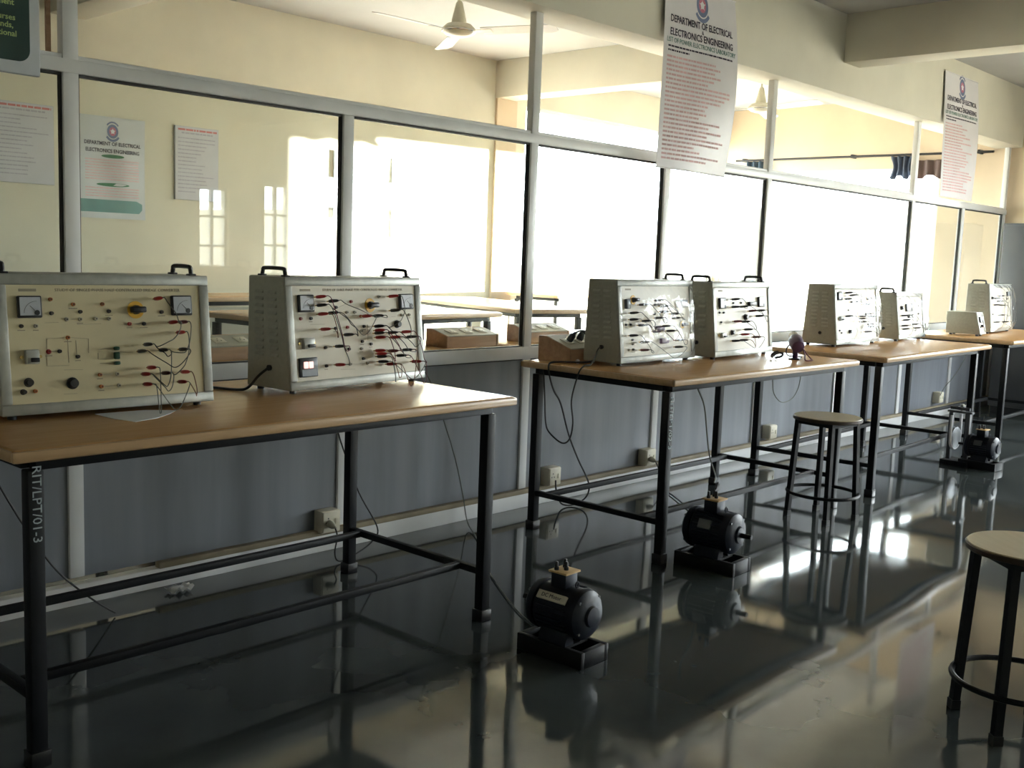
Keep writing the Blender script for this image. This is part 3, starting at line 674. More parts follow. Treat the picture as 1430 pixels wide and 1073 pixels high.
# ------------------------------------------------------------------ motors
def motor(label, loc, rz, sc=1., shaft=-1, plate=None, plate2=False, term=True):
    t = thing('electric_motor', label, 'motor', loc, rz); S = Matrix.Scale(sc, 4)
    def bd(mb, nm, m, p=None): return mb.build(nm, m, p or t, mx=S)
    L, Wd, Hb = .145, .078, .06
    b = MB()
    for s in (-1, 1): b.box((s*Wd-(.02 if s > 0 else 0), -L, 0), (s*Wd+(0 if s > 0 else .02), L, Hb), .003)
    for s in (-1, 1): b.box((-Wd+.02, s*L-(.022 if s > 0 else 0), 0), (Wd-.02, s*L+(0 if s > 0 else .022), Hb), .003)
    for s in (-1, 1): b.box((-Wd+.02, s*.055-.014, Hb-.008), (Wd-.02, s*.055+.014, Hb))
    bd(b, 'base_frame', 'black')
    zc = Hb+.108; r = .086
    b = MB(); b.lathe([(r*.93, -.085), (r, -.08), (r, .07), (r*.93, .075)], (0, 0, zc), (0, 1, 0), 36)
    for i in range(22):
        a = -PI*.18+i*(PI*1.36)/21
        c, s = math.cos(a), math.sin(a)
        if abs(a-PI/2) < .35: continue
        if s > .25 and c < 0 and plate: continue
        b.box((r*.97, -.068, -.0018), (r+.007, .060, .0018), 0, Matrix.Translation((0, 0, zc)) @ Matrix.Rotation(-a, 4, 'Y'))
    bd(b, 'motor_body', 'navy')
    for s, nm in ((-1, 'end_bell'), (1, 'end_bell')):
        b = MB(); b.lathe([(r*1.04, 0), (r*1.05, .010), (r*1.0, .026), (r*.80, .040), (r*.45, .044), (r*.40, .054), (r*.22, .056)], (0, s*.078, zc), (0, s, 0), 36); e = bd(b, nm, 'navy')
        for k in range(4):
            b = MB(); a = PI/4+k*PI/2; p = Vector((math.cos(a)*r*.9, s*.104, zc+math.sin(a)*r*.9)); b.cyl(p, p+Vector((0, s*.010, 0)), .006, None, 6); bd(b, 'bolt', 'steel', e)
    b = MB(); y = shaft*.130; b.cyl((0, y, zc), (0, y+shaft*.052, zc), .0105, None, 16); bd(b, 'shaft', 'black')
    b = MB()
    for s in (-1, 1):
        b.prism([(s*.02, Hb), (s*.068, Hb), (s*.068, Hb+.012), (s*.052, Hb+.05), (s*.03, Hb+.05)], 1, -.065, .055)
    bd(b, 'mounting_foot', 'navy')
    b = MB(); b.box((-.034, -.030, zc+r*.88), (.034, .036, zc+r+.046), .004); bx_ = bd(b, 'terminal_box', 'navy')
    b = MB(); b.box((-.041, -.037, zc+r+.046), (.041, .043, zc+r+.053), .001); bd(b, 'terminal_board', 'tan', bx_)
    for px, py in ((-.022, .022), (0, -.004), (.024, .020)):
        b = MB(); b.lathe([(.0085, 0), (.0085, .010), (.006, .012), (.006, .026), (.004, .030)], (px, py, zc+r+.053), (0, 0, 1), 12); bd(b, 'terminal_post', 'bplast', bx_)
    b = MB(); a = PI*.5; b.tube([(0, -.055, zc+r-.004), (-.009, -.055, zc+r+.012), (0, -.055, zc+r+.022), (.009, -.055, zc+r+.012), (0, -.055, zc+r-.004)], .003, 6, smooth=4); bd(b, 'lifting_eye', 'navy')
    if plate:
        ang = math.radians(142); rad = Vector((math.cos(ang), 0, math.sin(ang))); tan = Vector((-math.sin(ang), 0, math.cos(ang)))*-1
        c = Vector((0, -.002, zc))+rad*(r+.009)
        right = Vector((0, -1, 0)); up = tan; Rm = Matrix((right, up, rad)).transposed().to_4x4(); Rm.translation = c
        b = MB(); b.box((-.062, -.015, -.009), (.062, .015, .001), .001, Rm); q = bd(b, 'name_plate', 'ivory'); q['label'] = 'cream label strip with dark lettering'
        b = MB(); text_mb(b, plate, .020, c+rad*.0014, right, up); bd(b, 'plate_lettering', 'inkb', q)
    if plate2:
        ang = math.radians(155); rad = Vector((math.cos(ang), 0, math.sin(ang))); up = Vector((math.sin(ang), 0, -math.cos(ang)))
        c = Vector((0, 0, zc))+rad*(r+.008); Rm = Matrix((Vector((0, -1, 0)), up, rad)).transposed().to_4x4(); Rm.translation = c
        b = MB(); b.box((-.03, -.02, -.009), (.03, .02, .001), .001, Rm); bd(b, 'name_plate', 'steel')
    return t
motor('small navy motor with a cream label strip on the floor, nearest of the motors', (2.795, -1.572, 0), math.radians(2), 1., 1, 'DC Motor')
motor('navy motor on the floor before the second table, shaft pointing to the aisle', (4.137, -1.335, 0), math.radians(3), 1.06, -1, None, True)
t = motor('motor with a tall brake frame on the floor before the far tables', (7.80, -1.25, 0), math.radians(-4), .92, 1, None, True)
def posts():
    b = MB(); b.box((-.03, .215, 0), (.0, .245, .376), .003, None); b.build('frame_post', 'cupb', t)
    b = MB(); b.box((-.03, .09, .05), (.0, .12, .378), .003); b.build('frame_post', 'cupb', t)
    b = MB(); b.box((-.036, .075, .378), (.006, .255, .392), .002); b.build('frame_crossbar', 'cupb', t)
    b = MB(); b.lathe([(.075, -.016), (.080, -.014), (.072, -.006), (.072, .006), (.080, .014), (.075, .016)], (0, .205, .19), (0, 1, 0), 28); b.build('brake_drum', 'steel', t)
    b = MB(); b.tube([(-.076, .2, .36), (-.078, .2, .19), (-.055, .2, .135), (0, .2, .112), (.055, .2, .135), (.078, .2, .19), (.076, .2, .36)], .011, 8, smooth=4); q = b.build('brake_belt', 'vinyl', t); q['label'] = 'pale webbing belt around the drum'
    b = MB(); b.cyl((-.015, .16, .392), (-.015, .16, .425), .009); b.lathe([(.016, .425), (.018, .43), (.016, .445)], (-.015, .16, 0), (0, 0, 1), 12); b.build('tension_knob', 'chrome', t)
    b = MB(); b.cyl((-.015, .10, .41), (-.015, .24, .41), .012); b.build('spring_balance', 'steel', t)
    b = MB(); b.box((-.09, .06, 0), (.09, .26, .035), .003); b.build('frame_foot', 'black', t)
posts()

# ------------------------------------------------------------------ stools
def stool(label, loc, rot, r=.187, zt=.575, lr=.185):
    t = thing('round_stool', label, 'stool', loc, rot, 'round topped stools')
    b = MB(); b.lathe([(r-.004, zt-.003), (r-.006, zt)], (0, 0, 0), (0, 0, 1), 48); b.build('seat', 'stooltop', t)
    b = MB(); b.lathe([(r-.003, zt-.022), (r, zt-.019), (r, zt-.006), (r-.003, zt-.003)], (0, 0, 0), (0, 0, 1), 48); b.build('seat_edge', 'darkedge', t)
    b = MB(); tr = r-.03; c = tr*.86
    for k in range(4):
        a0 = PI/4+k*PI/2; a1 = a0+PI/2; b.bar((math.cos(a0)*tr, math.sin(a0)*tr, zt-.034), (math.cos(a1)*tr, math.sin(a1)*tr, zt-.034), .024, .024)
    b.build('seat_frame', 'black', t)
    for k in range(4):
        a = PI/4+k*PI/2; c, s = math.cos(a), math.sin(a)
        b = MB(); b.bar((c*tr, s*tr, zt-.024), (c*lr, s*lr, .012), .026); l = b.build('leg', 'black', t)
        b = MB(); b.bar((c*(lr-.0005), s*(lr-.0005), .03), (c*lr, s*lr, 0), .031); b.build('foot_cap', 'bplast', l)
    b = MB(); R2 = lr+.008; b.tube([(math.cos(i*PI/24)*R2, math.sin(i*PI/24)*R2, .145) for i in range(48)], .0095, 8, closed=True); b.build('foot_ring', 'black', t)
    return t
stool('round stool standing before the third table, black legs with foot ring', (5.452, -1.21, 0), math.radians(-10))
stool('round stool cut by the right edge in the foreground, pale top', (3.405, -2.905, 0), math.radians(47))

# ------------------------------------------------------------------ wooden power boxes, plugs
def power_box(label, loc, rz, L=.34, grey=True, dep=.17, hb=.105, hf=.062, group=None):
    t = thing('power_box', label, 'power box', loc, rz, group)
    prof = [(0, 0), (dep, 0), (dep, hb), (dep-.045, hb), (0, hf)]
    for s in (0, 1):
        x = s*(L-.014); MB().prism(prof, 0, x, x+.014, .001).build('side_board', 'ply', t)
    MB().box((.014, .004, 0), (L-.014, .016, hf-.004)).build('front_board', 'ply', t)
    MB().box((.014, dep-.014, 0), (L-.014, dep-.002, hb)).build('back_board', 'ply', t)
    a = Vector((0, .002, hf)); b = Vector((0, dep-.045, hb)); d = (b-a).normalized(); nn = Vector((0, -d.z, d.y))
    q = MB(); q.add([(x, *(p.yz+nn.yz*o)) for x in (.006, L-.006) for p in (a, b) for o in (-.004, .002)], [(0, 1, 3, 2), (4, 6, 7, 5), (0, 4, 5, 1), (2, 3, 7, 6), (1, 5, 7, 3), (0, 2, 6, 4)])
    tp = q.build('switch_panel', 'wplast' if grey else 'ivory', t)
    for k in range(3):
        q = MB(); c = a+(b-a)*.5+Vector((L*(.22+.28*k), 0, 0)); Rm = Matrix((Vector((1, 0, 0)), d, nn)).transposed().to_4x4(); Rm.translation = c
        q.box((-.03, -.03, .001), (.03, .03, .006), .002, Rm); s_ = q.build('socket_plate', 'ivory', tp)
        q = MB()
        for hx, hy in ((0, .012), (-.010, -.008), (.010, -.008)): q.cyl(Rm @ Vector((hx, hy, .0055)), Rm @ Vector((hx, hy, .0066)), .0035, None, 8)
        q.build('pin_hole', 'bplast', s_)
    return t, a, b, nn
PB = power_box('plywood power box with two black plugs on the left end of the second table', (4.055, -.50, ZT), math.radians(4), .36, hb=.125, hf=.07, dep=.2)
power_box('plywood power box half hidden behind the trainer kit at the right of the second table', (5.60, -.46, ZT), math.radians(3), .16, hb=.13, hf=.08)
G3 = None
power_box('plywood power box behind the glass between the two nearest trainer kits', (2.47, .24, .885), 0, .42, hb=.10, group=G3)
power_box('plywood power box behind the glass left of the tall partition post', (3.93, .26, .885), 0, .40, hb=.095, group=G3)
power_box('pale plywood power box behind the glass, left of the second table', (4.62, .30, .885), 0, .38, hb=.10, group=G3)
def plug_cord(label, plug_at, pdir, pts, m='cord', r=.0048, pm='bplast', plugsz=1., name='mains_cable'):
    p = Vector(plug_at); t = thing(name, label, 'power cord', p)
    d = Vector(pdir).normalized()
    b = MB(); b.lathe([(.017*plugsz, 0), (.019*plugsz, .012*plugsz), (.016*plugsz, .034*plugsz), (.008*plugsz, .046*plugsz), (.006*plugsz, .056*plugsz)], (0, 0, 0), d, 14); b.build('plug', pm, t)
    P = [d*.05*plugsz]+[Vector(q)-p for q in pts]
    MB().tube(P, r, 8, smooth=6).build('cord', m, t)
    return t
TP = Matrix.Translation((4.055, -.50, ZT)) @ Matrix.Rotation(math.radians(4), 4, 'Z')
pa, pb, pn_ = PB[1], PB[2], PB[3]
p1 = TP @ (pa+(pb-pa)*.5+Vector((.36*.22+.01, 0, 0))+pn_*.007); p2 = TP @ (pa+(pb-pa)*.5+Vector((.36*.50, 0, 0))+pn_*.007)
plug_cord('black plug in the left socket of the second table power box, cord reaching the floor', p1, (.25, -.55, .8),
          [p1+Vector((.06, -.05, .045)), (4.20, -.545, .905), (4.10, -.58, .882), (3.985, -.51, .882), (3.93, -.475, .872), (3.925, -.485, .81), (4.06, -.40, .72), (4.236, -.30, .627), (4.385, -.24, .439), (4.523, -.20, .282), (4.629, -.20, .129), (4.622, -.19, .047), (4.548, -.16, .008), (4.48, -.13, .02), (4.455, -.11, .094), (4.487, -.075, .14)])
plug_cord('black plug in the middle socket of the second table power box', p2, (.3, -.2, .9),
          [p2+Vector((.05, -.01, .04)), p2+Vector((.09, .0, .0)), (4.40, -.42, .91), (4.44, -.36, .89), (4.44, -.30, .876)])
# cords
def cord(label, pts, m='cord', r=.0035, name='mains_cable'):
    P = [Vector(p) for p in pts]; o = MB().tube(P, r, 8, smooth=6).build(name, m, None, loc=P[0]); tag(o, label, 'power cord'); return o
cord('dark cord hanging behind the nearest table at the far left', [(1.25, -.30, .84), (1.340, -.25, .677), (1.395, -.25, .560), (1.487, -.25, .384), (1.584, -.25, .230), (1.70, -.25, .108), (1.82, -.2, .01)])
cord('black cord leaving the left side of the trainer with the lit switch', [(2.205, -.62, .958), (2.17, -.61, .93), (2.145, -.58, .885), (2.12, -.55, .875), (2.08, -.46, .875), (2.05, -.40, .876), (1.99, -.38, .876), (1.93, -.40, .876), (1.88, -.44, .876)], r=.005)
cord('thin dark cable from the lit switch trainer down to the nearest floor motor', [(2.955, -.60, 1.05), (3.02, -.52, 1.0), (3.12, -.40, .95), (3.25, -.24, .905), (3.40, -.18, .80), (3.50, -.17, .617), (3.66, -.11, .366), (3.73, -.10, .173), (3.75, -.12, .03), (3.62, -.32, .006), (3.349, -.642, .006), (3.131, -.953, .006), (2.98, -1.20, .006), (2.92, -1.36, .008), (2.90, -1.44, .05), (2.86, -1.52, .20), (2.825, -1.55, .335)], 'gcord', .003)
cord('grey cord from the second table down to the floor motor before it', [(4.66, -.86, .832), (4.66, -.86, .76), (4.71, -.88, .653), (4.72, -.9, .512), (4.68, -.95, .40), (4.42, -1.15, .37), (4.20, -1.29, .40), (4.14, -1.32, .392)], 'gcord', .004)
cord('dark cord looping under the right part of the second table', [(5.72, -.7, .832), (5.732, -.7, .708), (5.761, -.7, .619), (5.865, -.7, .558), (6.0, -.7, .578), (6.07, -.7, .66), (6.05, -.7, .76), (5.75, -.72, .831)], 'gcord', .0028)
cord('thin cord hanging at the right of the third table', [(10.46, -.15, .834), (10.415, -.15, .613), (10.259, -.12, .421), (10.12, -.08, .30), (10.08, -.06, .22)], 'gcord', .003)
cord('dark cable from the left trainer on the second table, looping below the table edge', [(4.142, -.62, .958), (4.11, -.63, .945), (4.06, -.65, .905), (4.0, -.675, .882), (3.955, -.68, .882), (3.925, -.675, .86), (3.92, -.66, .814), (3.925, -.63, .706), (3.925, -.645, .599), (3.925, -.627, .516), (3.925, -.578, .492), (3.925, -.497, .532), (3.925, -.471, .579), (3.925, -.46, .684), (3.935, -.44, .79), (3.97, -.40, .836)], 'cord', .004)
# wall sockets on the casing with plugs
def wall_socket(label, x, z=.155, plug=True, cordpts=None, cl=None):
    t = thing('wall_socket', label, 'socket', (x, 0, z))
    MB().box((-.052, -.052, -.052), (.052, .012, .052), .006).build('socket_box', 'ivory', t)
    pl = MB().box((-.047, -.057, -.047), (.047, -.052, .047), .002).build('face_plate', 'ivory', t)
    b = MB(); b.box((.018, -.062, -.012), (.036, -.057, .016), .002); b.build('switch', 'ivory', pl)
    b = MB()
    for hx, hz in ((-.02, .018), (-.030, -.002), (-.010, -.002)): b.cyl((hx, -.0574, hz), (hx, -.0566, hz), .004, None, 8)
    b.build('pin_hole', 'bplast', pl)
    if cordpts: plug_cord(cl, (x-.018, -.060, z-.004), (0, -1, -.25), cordpts, 'cord', .0035, 'wplast', .9)
wall_socket('ivory wall socket behind the nearest table, left of its right legs', 2.935, .150, True, [(2.91, -.13, .10), (2.86, -.18, .04), (2.875, -.2, .008), (2.975, -.2, .03), (3.06, -.2, .07), (3.085, -.2, .13), (2.99, -.18, .303), (2.92, -.17, .473), (2.87, -.17, .606), (2.84, -.18, .76), (2.82, -.215, .87), (2.79, -.30, .876)], 'dark cord from the socket behind the nearest table up past its back leg')
wall_socket('ivory wall socket low on the partition beside the second table left back leg', 4.505, .158)
wall_socket('ivory wall socket behind the second table front leg', 5.430, .160, True, [(5.41, -.13, .10), (5.42, -.15, .03), (5.35, -.2, .008), (5.15, -.45, .010), (4.9, -.75, .02), (4.6, -1.02, .12), (4.40, -1.16, .26), (4.25, -1.27, .36), (4.165, -1.325, .392)], 'black cord along the floor from a wall socket to the motor before the second table')
wall_socket('ivory wall socket behind the second table right end', 6.960, .172)
wall_socket('ivory wall socket under the third table at the right', 10.13, .195)
# clutter on the second table
t = thing('drill_motor', 'small dark purple motor with cords, right end of the second table', 'motor', (5.455, -.985, ZT), math.radians(20))
b = MB(); b.lathe([(.018, -.075), (.034, -.068), (.040, -.03), (.040, .03), (.030, .055), (.015, .075)], (0, 0, .095), (.9, .3, .3), 22); b.build('motor_body', 'purple', t)
b = MB(); b.prism([(-.02, .06), (.02, .06), (.012, 0), (-.012, 0)], 1, -.014, .014, .002); b.build('pedestal', 'purple', t)
b = MB(); b.box((-.05, -.03, 0), (.05, .03, .008), .002); b.build('base', 'bplast', t)
b = MB(); b.cyl((.06, .02, .115), (.095, .032, .127), .022, .026, 16); b.build('pulley', 'chrome', t)
b = MB(); b.tube([(-.03, -.03, .09), (-.07, -.06, .04), (-.09, -.07, .006), (-.05, -.10, .005), (0, -.09, .006), (.03, -.06, .03), (.02, -.03, .07)], .004, 6, smooth=5); b.build('cord', 'rcord', t)
b = MB(); b.tube([(.02, .03, .09), (.06, .06, .05), (.12, .06, .01), (.16, .02, .005), (.12, -.02, .005)], .004, 6, smooth=5); b.build('cord', 'cord', t)
o = MB(); o.tube([(0, 0, .010), (.02, -.03, .02), (.05, -.02, .035), (.055, .02, .03), (.03, .03, .012), (.0, .02, .02), (-.02, 0, .035), (0, -.02, .045)], .007, 7, smooth=6)
o = o.build('cable_coil', 'cord'); o.location = (5.34, -.92, ZT-.002); tag(o, 'small coil of black cable beside the purple motor', 'cable')
o = MB(); o.lathe([(.004, -.011), (.009, -.008), (.0115, 0), (.009, .008), (.004, .011)], (0, 0, .0115), (0, 0, 1), 16)
o = o.build('white_knob', 'vinyl'); o.location = (4.075, -.535, ZT); tag(o, 'tiny white round knob at the left edge of the second table', 'knob')
# paper sheets
def sheet(name, pts, m, label, cat, z=.001, th=.0015, loc=(0, 0, 0)):
    b = MB(); c = Vector(loc)
    top = [Vector((x, y, zz+th)) for x, y, zz in pts]; bot = [Vector((x, y, zz)) for x, y, zz in pts]; n = len(pts)
    b.add(top+bot, [tuple(range(n)), tuple(range(2*n-1, n-1, -1))]+[(i, (i+1) % n, n+(i+1) % n, n+i) for i in range(n)])
    o = b.build(name, m, None, loc=loc); tag(o, label, cat); return o
sheet('paper_sheet', [(1.47, -.79, .871), (1.475, -.90, .871), (1.50, -.985, .8705), (1.585, -.955, .8705), (1.66, -.90, .871), (1.70, -.86, .872), (1.63, -.80, .871)], 'paper', 'crumpled white paper lying in front of the leftmost trainer kit', 'paper', loc=(1.55, -.88, .87))
b = MB(); rnd = random.Random(3)
vs = []; fs = []
for i in range(7):
    for j in range(5): vs.append((i*.017, j*.014, .004+.026*rnd.random()))
for i in range(6):
    for j in range(4): fs.append((i*5+j, (i+1)*5+j, (i+1)*5+j+1, i*5+j+1))
b.add(vs, fs); o = b.build('paper_scrap', 'paper', ang=20); o.location = (2.09, -.13, 0); sm = o.modifiers.new('s', 'SOLIDIFY'); sm.thickness = .0015
tag(o, 'crumpled white scrap on the floor under the nearest table by the casing end', 'paper')

# ------------------------------------------------------------------ banners, sign, notices
def emblem(mk, cx, cz, r, P):
    """crest: ring, disc, star-like centre and two ribbons. P(x,z,off)->local point; mk(mb,name,mat)"""
    def ring(mb, r0, r1, off, sx=1., sz=1., a0=0, a1=2*PI, seg=32):
        vs = []; fs = []
        for i in range(seg+1):
            a = a0+(a1-a0)*i/seg
            for r_ in (r0, r1): vs.append(P(cx+math.cos(a)*r_*sx, cz+math.sin(a)*r_*sz*1.18, off))
        for i in range(seg): fs.append((2*i, 2*i+1, 2*i+3, 2*i+2))
        mb.add(vs, fs)
    b = MB(); ring(b, r*.62, r, .0012); mk(b, 'emblem', 'skyblue')
    b = MB(); ring(b, r*.30, r*.62, .0014); mk(b, 'emblem', 'rose')
    b = MB(); ring(b, 0.001, r*.30, .0016); 
    for k in range(5):
        a = PI/2+k*2*PI/5; b.add([P(cx+math.cos(a)*r*.58, cz+math.sin(a)*r*.58, .0018), P(cx+math.cos(a+.45)*r*.22, cz+math.sin(a+.45)*r*.22, .0018), P(cx+math.cos(a-.45)*r*.22, cz+math.sin(a-.45)*r*.22, .0018)], [(0, 1, 2)])
    mk(b, 'emblem', 'vinyl')
    b = MB(); ring(b, r*1.18, r*1.42, .0013, a0=PI*.22, a1=PI*.78); ring(b, r*1.12, r*1.46, .0013, a0=PI*1.2, a1=PI*1.8); mk(b, 'ribbon', 'skyblue')
def dash_lines(b, rows, x0, x1, P, rnd, h, off=.0012, full=.9):
    for z, fill in rows:
        x = x0; xe = x0+(x1-x0)*fill
        while x < xe-.004:
            wl = min(xe-x, (.3+1.1*rnd.random())*h*3.2)
            n = max(1, int(wl/.03))
            for k in range(n):
                a = x+wl*k/n; c = x+wl*(k+1)/n
                b.add([P(a, z-h/2, off), P(c, z-h/2, off), P(c, z+h/2, off), P(a, z+h/2, off)], [(0, 1, 2, 3)])
            x += wl+h*.4
def slab(b, x0, x1, z0, z1, P, t, nx=14, nz=18):
    vs = []; fs = []
    for s in (0, 1):
        for j in range(nz+1):
            for i in range(nx+1): vs.append(P(x0+(x1-x0)*i/nx, z0+(z1-z0)*j/nz, -t*s))
    q = (nx+1)*(nz+1)
    for j in range(nz):
        for i in range(nx):
            a = j*(nx+1)+i; f = (a, a+1, a+nx+2, a+nx+1); fs.append(f); fs.append(tuple(q+k for k in f[::-1]))
    rim = [i for i in range(nx+1)]+[j*(nx+1)+nx for j in range(1, nz+1)]+[nz*(nx+1)+i for i in range(nx-1, -1, -1)]+[j*(nx+1) for j in range(nz-1, 0, -1)]
    for k in range(len(rim)): a, c = rim[k], rim[(k+1) % len(rim)]; fs.append((a, c, q+c, q+a))
    b.add(vs, fs)
def banner(label, x, ztop, w, h, y, lean_x, lean_y, curve, seed, blur=False):
    t = thing('hanging_banner', label, 'banner', (x, y, ztop), 0, 'vinyl banners on the partition beam')
    def P(px, pz, off):  # px from -w/2..w/2, pz from 0 (top) down to -h
        s = -pz/h
        yy = -curve*math.sin(PI*min(1, s))*(1+.6*math.sin(3*px/w))-lean_y*s-.012*math.sin(5*px/w+2*s)*s
        return (px+lean_x*s, yy-off, pz)
    def dfm(v): return P(v.x, v.z, -v.y)
    def mk(b, nm, m): return b.build(nm, m, t)
    b = MB(); slab(b, -w/2, w/2, -h, 0, P, .0015); mk(b, 'sheet', 'vinyl')
    for z in (0, -h):
        b = MB(); b.tube([P(-w/2-.008+(w+.016)*i/10, z, -.001) for i in range(11)], .0045, 8); mk(b, 'hem_rod', 'vinyl')
    r = w*.080; cz = -.088*h
    emblem(mk, 0, cz, r, P)
    def txt(s, size, z, m, width, bold=0.):
        b = MB(); text_mb(b, s, size, (0, -.0016, z), (1, 0, 0), (0, 0, 1), width=width, depth=.0003, bold=bold); b.build('lettering', m, t, deform=dfm)
    txt('DEPARTMENT OF ELECTRICAL', .058, -.205*h, 'inkb', w*.84, .001); txt('&', .034, -.240*h, 'inkb', None)
    txt('ELECTRONICS ENGINEERING', .058, -.275*h, 'inkb', w*.84, .001); txt('LIST OF POWER ELECTRONICS LABORATORY', .040, -.318*h, 'inkt', w*.92)
    rnd = random.Random(seed)
    b = MB(); dash_lines(b, [(-.350*h, .95), (-.372*h, .3)], -w*.44, w*.46, P, rnd, .010); mk(b, 'fine_print', 'inkb')
    b = MB(); rows = [(-h*(.405+.0235*k), .45+.5*rnd.random()) for k in range(24)]
    dash_lines(b, rows, -w*.45, w*.44, P, rnd, .012); mk(b, 'body_print', 'inkp')
    return t
banner('larger nearer white banner hanging on the beam, emblem cut by the top edge', 5.615, 3.035, .755, 1.09, -.114, -.02, .02, .03, 11)
banner('farther banner hanging on the beam at the right above the far tables', 9.81, 3.12, .77, 1.07, -.114, .07, .02, .015, 12)
# green board at the top left
t = thing('sign_board', 'dark green board with pale lettering, cut by the top left corner', 'sign', (1.10, -.022, 1.957))
MB().box((-.56, -.012, 0), (.548, .012, .72), .006).build('border', 'bezel', t)
b = MB(); pts = []
x0, x1, z0, z1, rr = -.52, .510, .043, .68, .040
for cx, cz, a0 in ((x1-rr, z1-rr, 0), (x0+rr, z1-rr, PI/2), (x0+rr, z0+rr, PI), (x1-rr, z0+rr, 1.5*PI)):
    for k in range(9): a = a0+k*PI/16; pts.append((cx+math.cos(a)*rr, cz+math.sin(a)*rr))
b.prism(pts, 1, -.016, -.011); b.build('green_field', 'board', t)
b = MB()
for s, xr, z in (('ment', .458, .236), ('courses', .462, .186), ('hands,', .455, .160), ('national', .466, .132), ('nt', .392, .113)):
    text_mb(b, s, .0275, (xr, -.0168, z), align='RIGHT', depth=.0005, bold=.0004)
b.build('lettering', 'signtxt', t)
# notices on the far wall
def notice(label, x0, x1, z0, z1, seed, th=.02, group=None):
    t = thing('wall_notice', label, 'notice', ((x0+x1)/2, YB, (z0+z1)/2), 0, group); w, h = x1-x0, z1-z0
    MB().box((-w/2, -th, -h/2), (w/2, 0, h/2), .001).build('backing', 'bezel', t)
    MB().box((-w/2+.002, -th-.001, -h/2+.002), (w/2-.002, -th, h/2-.002)).build('sheet', 'sheetp', t)
    def P(px, pz, off): return (px, -th-off, pz)
    rnd = random.Random(seed)
    b = MB(); dash_lines(b, [(h*.455, 1.)], -w*.44, w*.46, P, rnd, .014); b.build('heading', 'inkr', t)
    b = MB(); dash_lines(b, [(h*.41, 1.)], -w*.36, w*.36, P, rnd, .012); dash_lines(b, [(h*(.34-.052*k), .45+.55*rnd.random()) for k in range(15)], -w*.44, w*.44, P, rnd, .008)
    b.build('body_print', 'inkl', t); return t
notice('white notice with a red heading on the cream wall, cut by the left edge', 2.82, 3.235, 1.755, 2.285, 1)
notice('white notice with a red heading, beside the teal footed poster', 4.142, 4.505, 1.718, 2.262, 2)
notice('washed out notice on the sunlit part of the wall, left of the faded poster', 5.615, 6.20, 1.65, 2.222, 3)
def poster(label, x0, x1, z0, z1, seed, teal=True):
    t = thing('wall_poster', label, 'poster', ((x0+x1)/2, YB-.004, (z0+z1)/2)); w, h = x1-x0, z1-z0
    def P(px, pz, off): return (px, -.006-.006*math.sin(9*px/w)*math.cos(4*pz/h)-off, pz)
    def mk(b, nm, m): return b.build(nm, m, t)
    b = MB(); slab(b, -w/2, w/2, -h/2, h/2, P, .002); mk(b, 'sheet', 'pvc')
    emblem(mk, 0, h*.36, w*.085, P)
    def dfm(v): return P(v.x, v.z, -v.y)
    for s, z, wd in (('DEPARTMENT OF ELECTRICAL', .235, .86), ('ELECTRONICS ENGINEERING', .165, .82)):
        b = MB(); text_mb(b, s, .036, (0, -.0016, h*z), width=w*wd, depth=.0003, bold=.0008); b.build('lettering', 'inkb', t, deform=dfm)
    b = MB()
    for cz, ww in ((.115, .17), (-.165, .25)):
        pts = [(math.cos(a)*w*ww, h*cz+math.sin(a)*h*.018) for a in [k*PI/10 for k in range(20)]]; b.add([P(x, z, .0012) for x, z in pts], [tuple(range(20))])
    mk(b, 'oval_label', 'inkg')
    rnd = random.Random(seed); b = MB()
    dash_lines(b, [(h*(.075-.027*k), .98) for k in range(8)]+[(h*(-.20-.027*k), .98) for k in range(4)], -w*.42, w*.42, P, rnd, .008); mk(b, 'body_print', 'inkp')
    if teal:
        b = MB(); vs = []; n = 10
        pts = [(-w*.49, -h*.44), (w*.40, -h*.44), (w*.45, -h*.40), (w*.45, -h*.345), (w*.36, -h*.315), (-w*.49, -h*.315)]
        b.add([P(x, z, .0018) for x, z in pts], [tuple(range(6))]); mk(b, 'teal_footer', 'teal')
    return t
poster('glossy poster with crest and teal footer on the cream wall', 3.415, 3.905, 1.548, 2.262, 5)
poster('faded poster with crest on the sunlit wall behind the glass', 6.262, 6.74, 1.50, 2.21, 6, False)

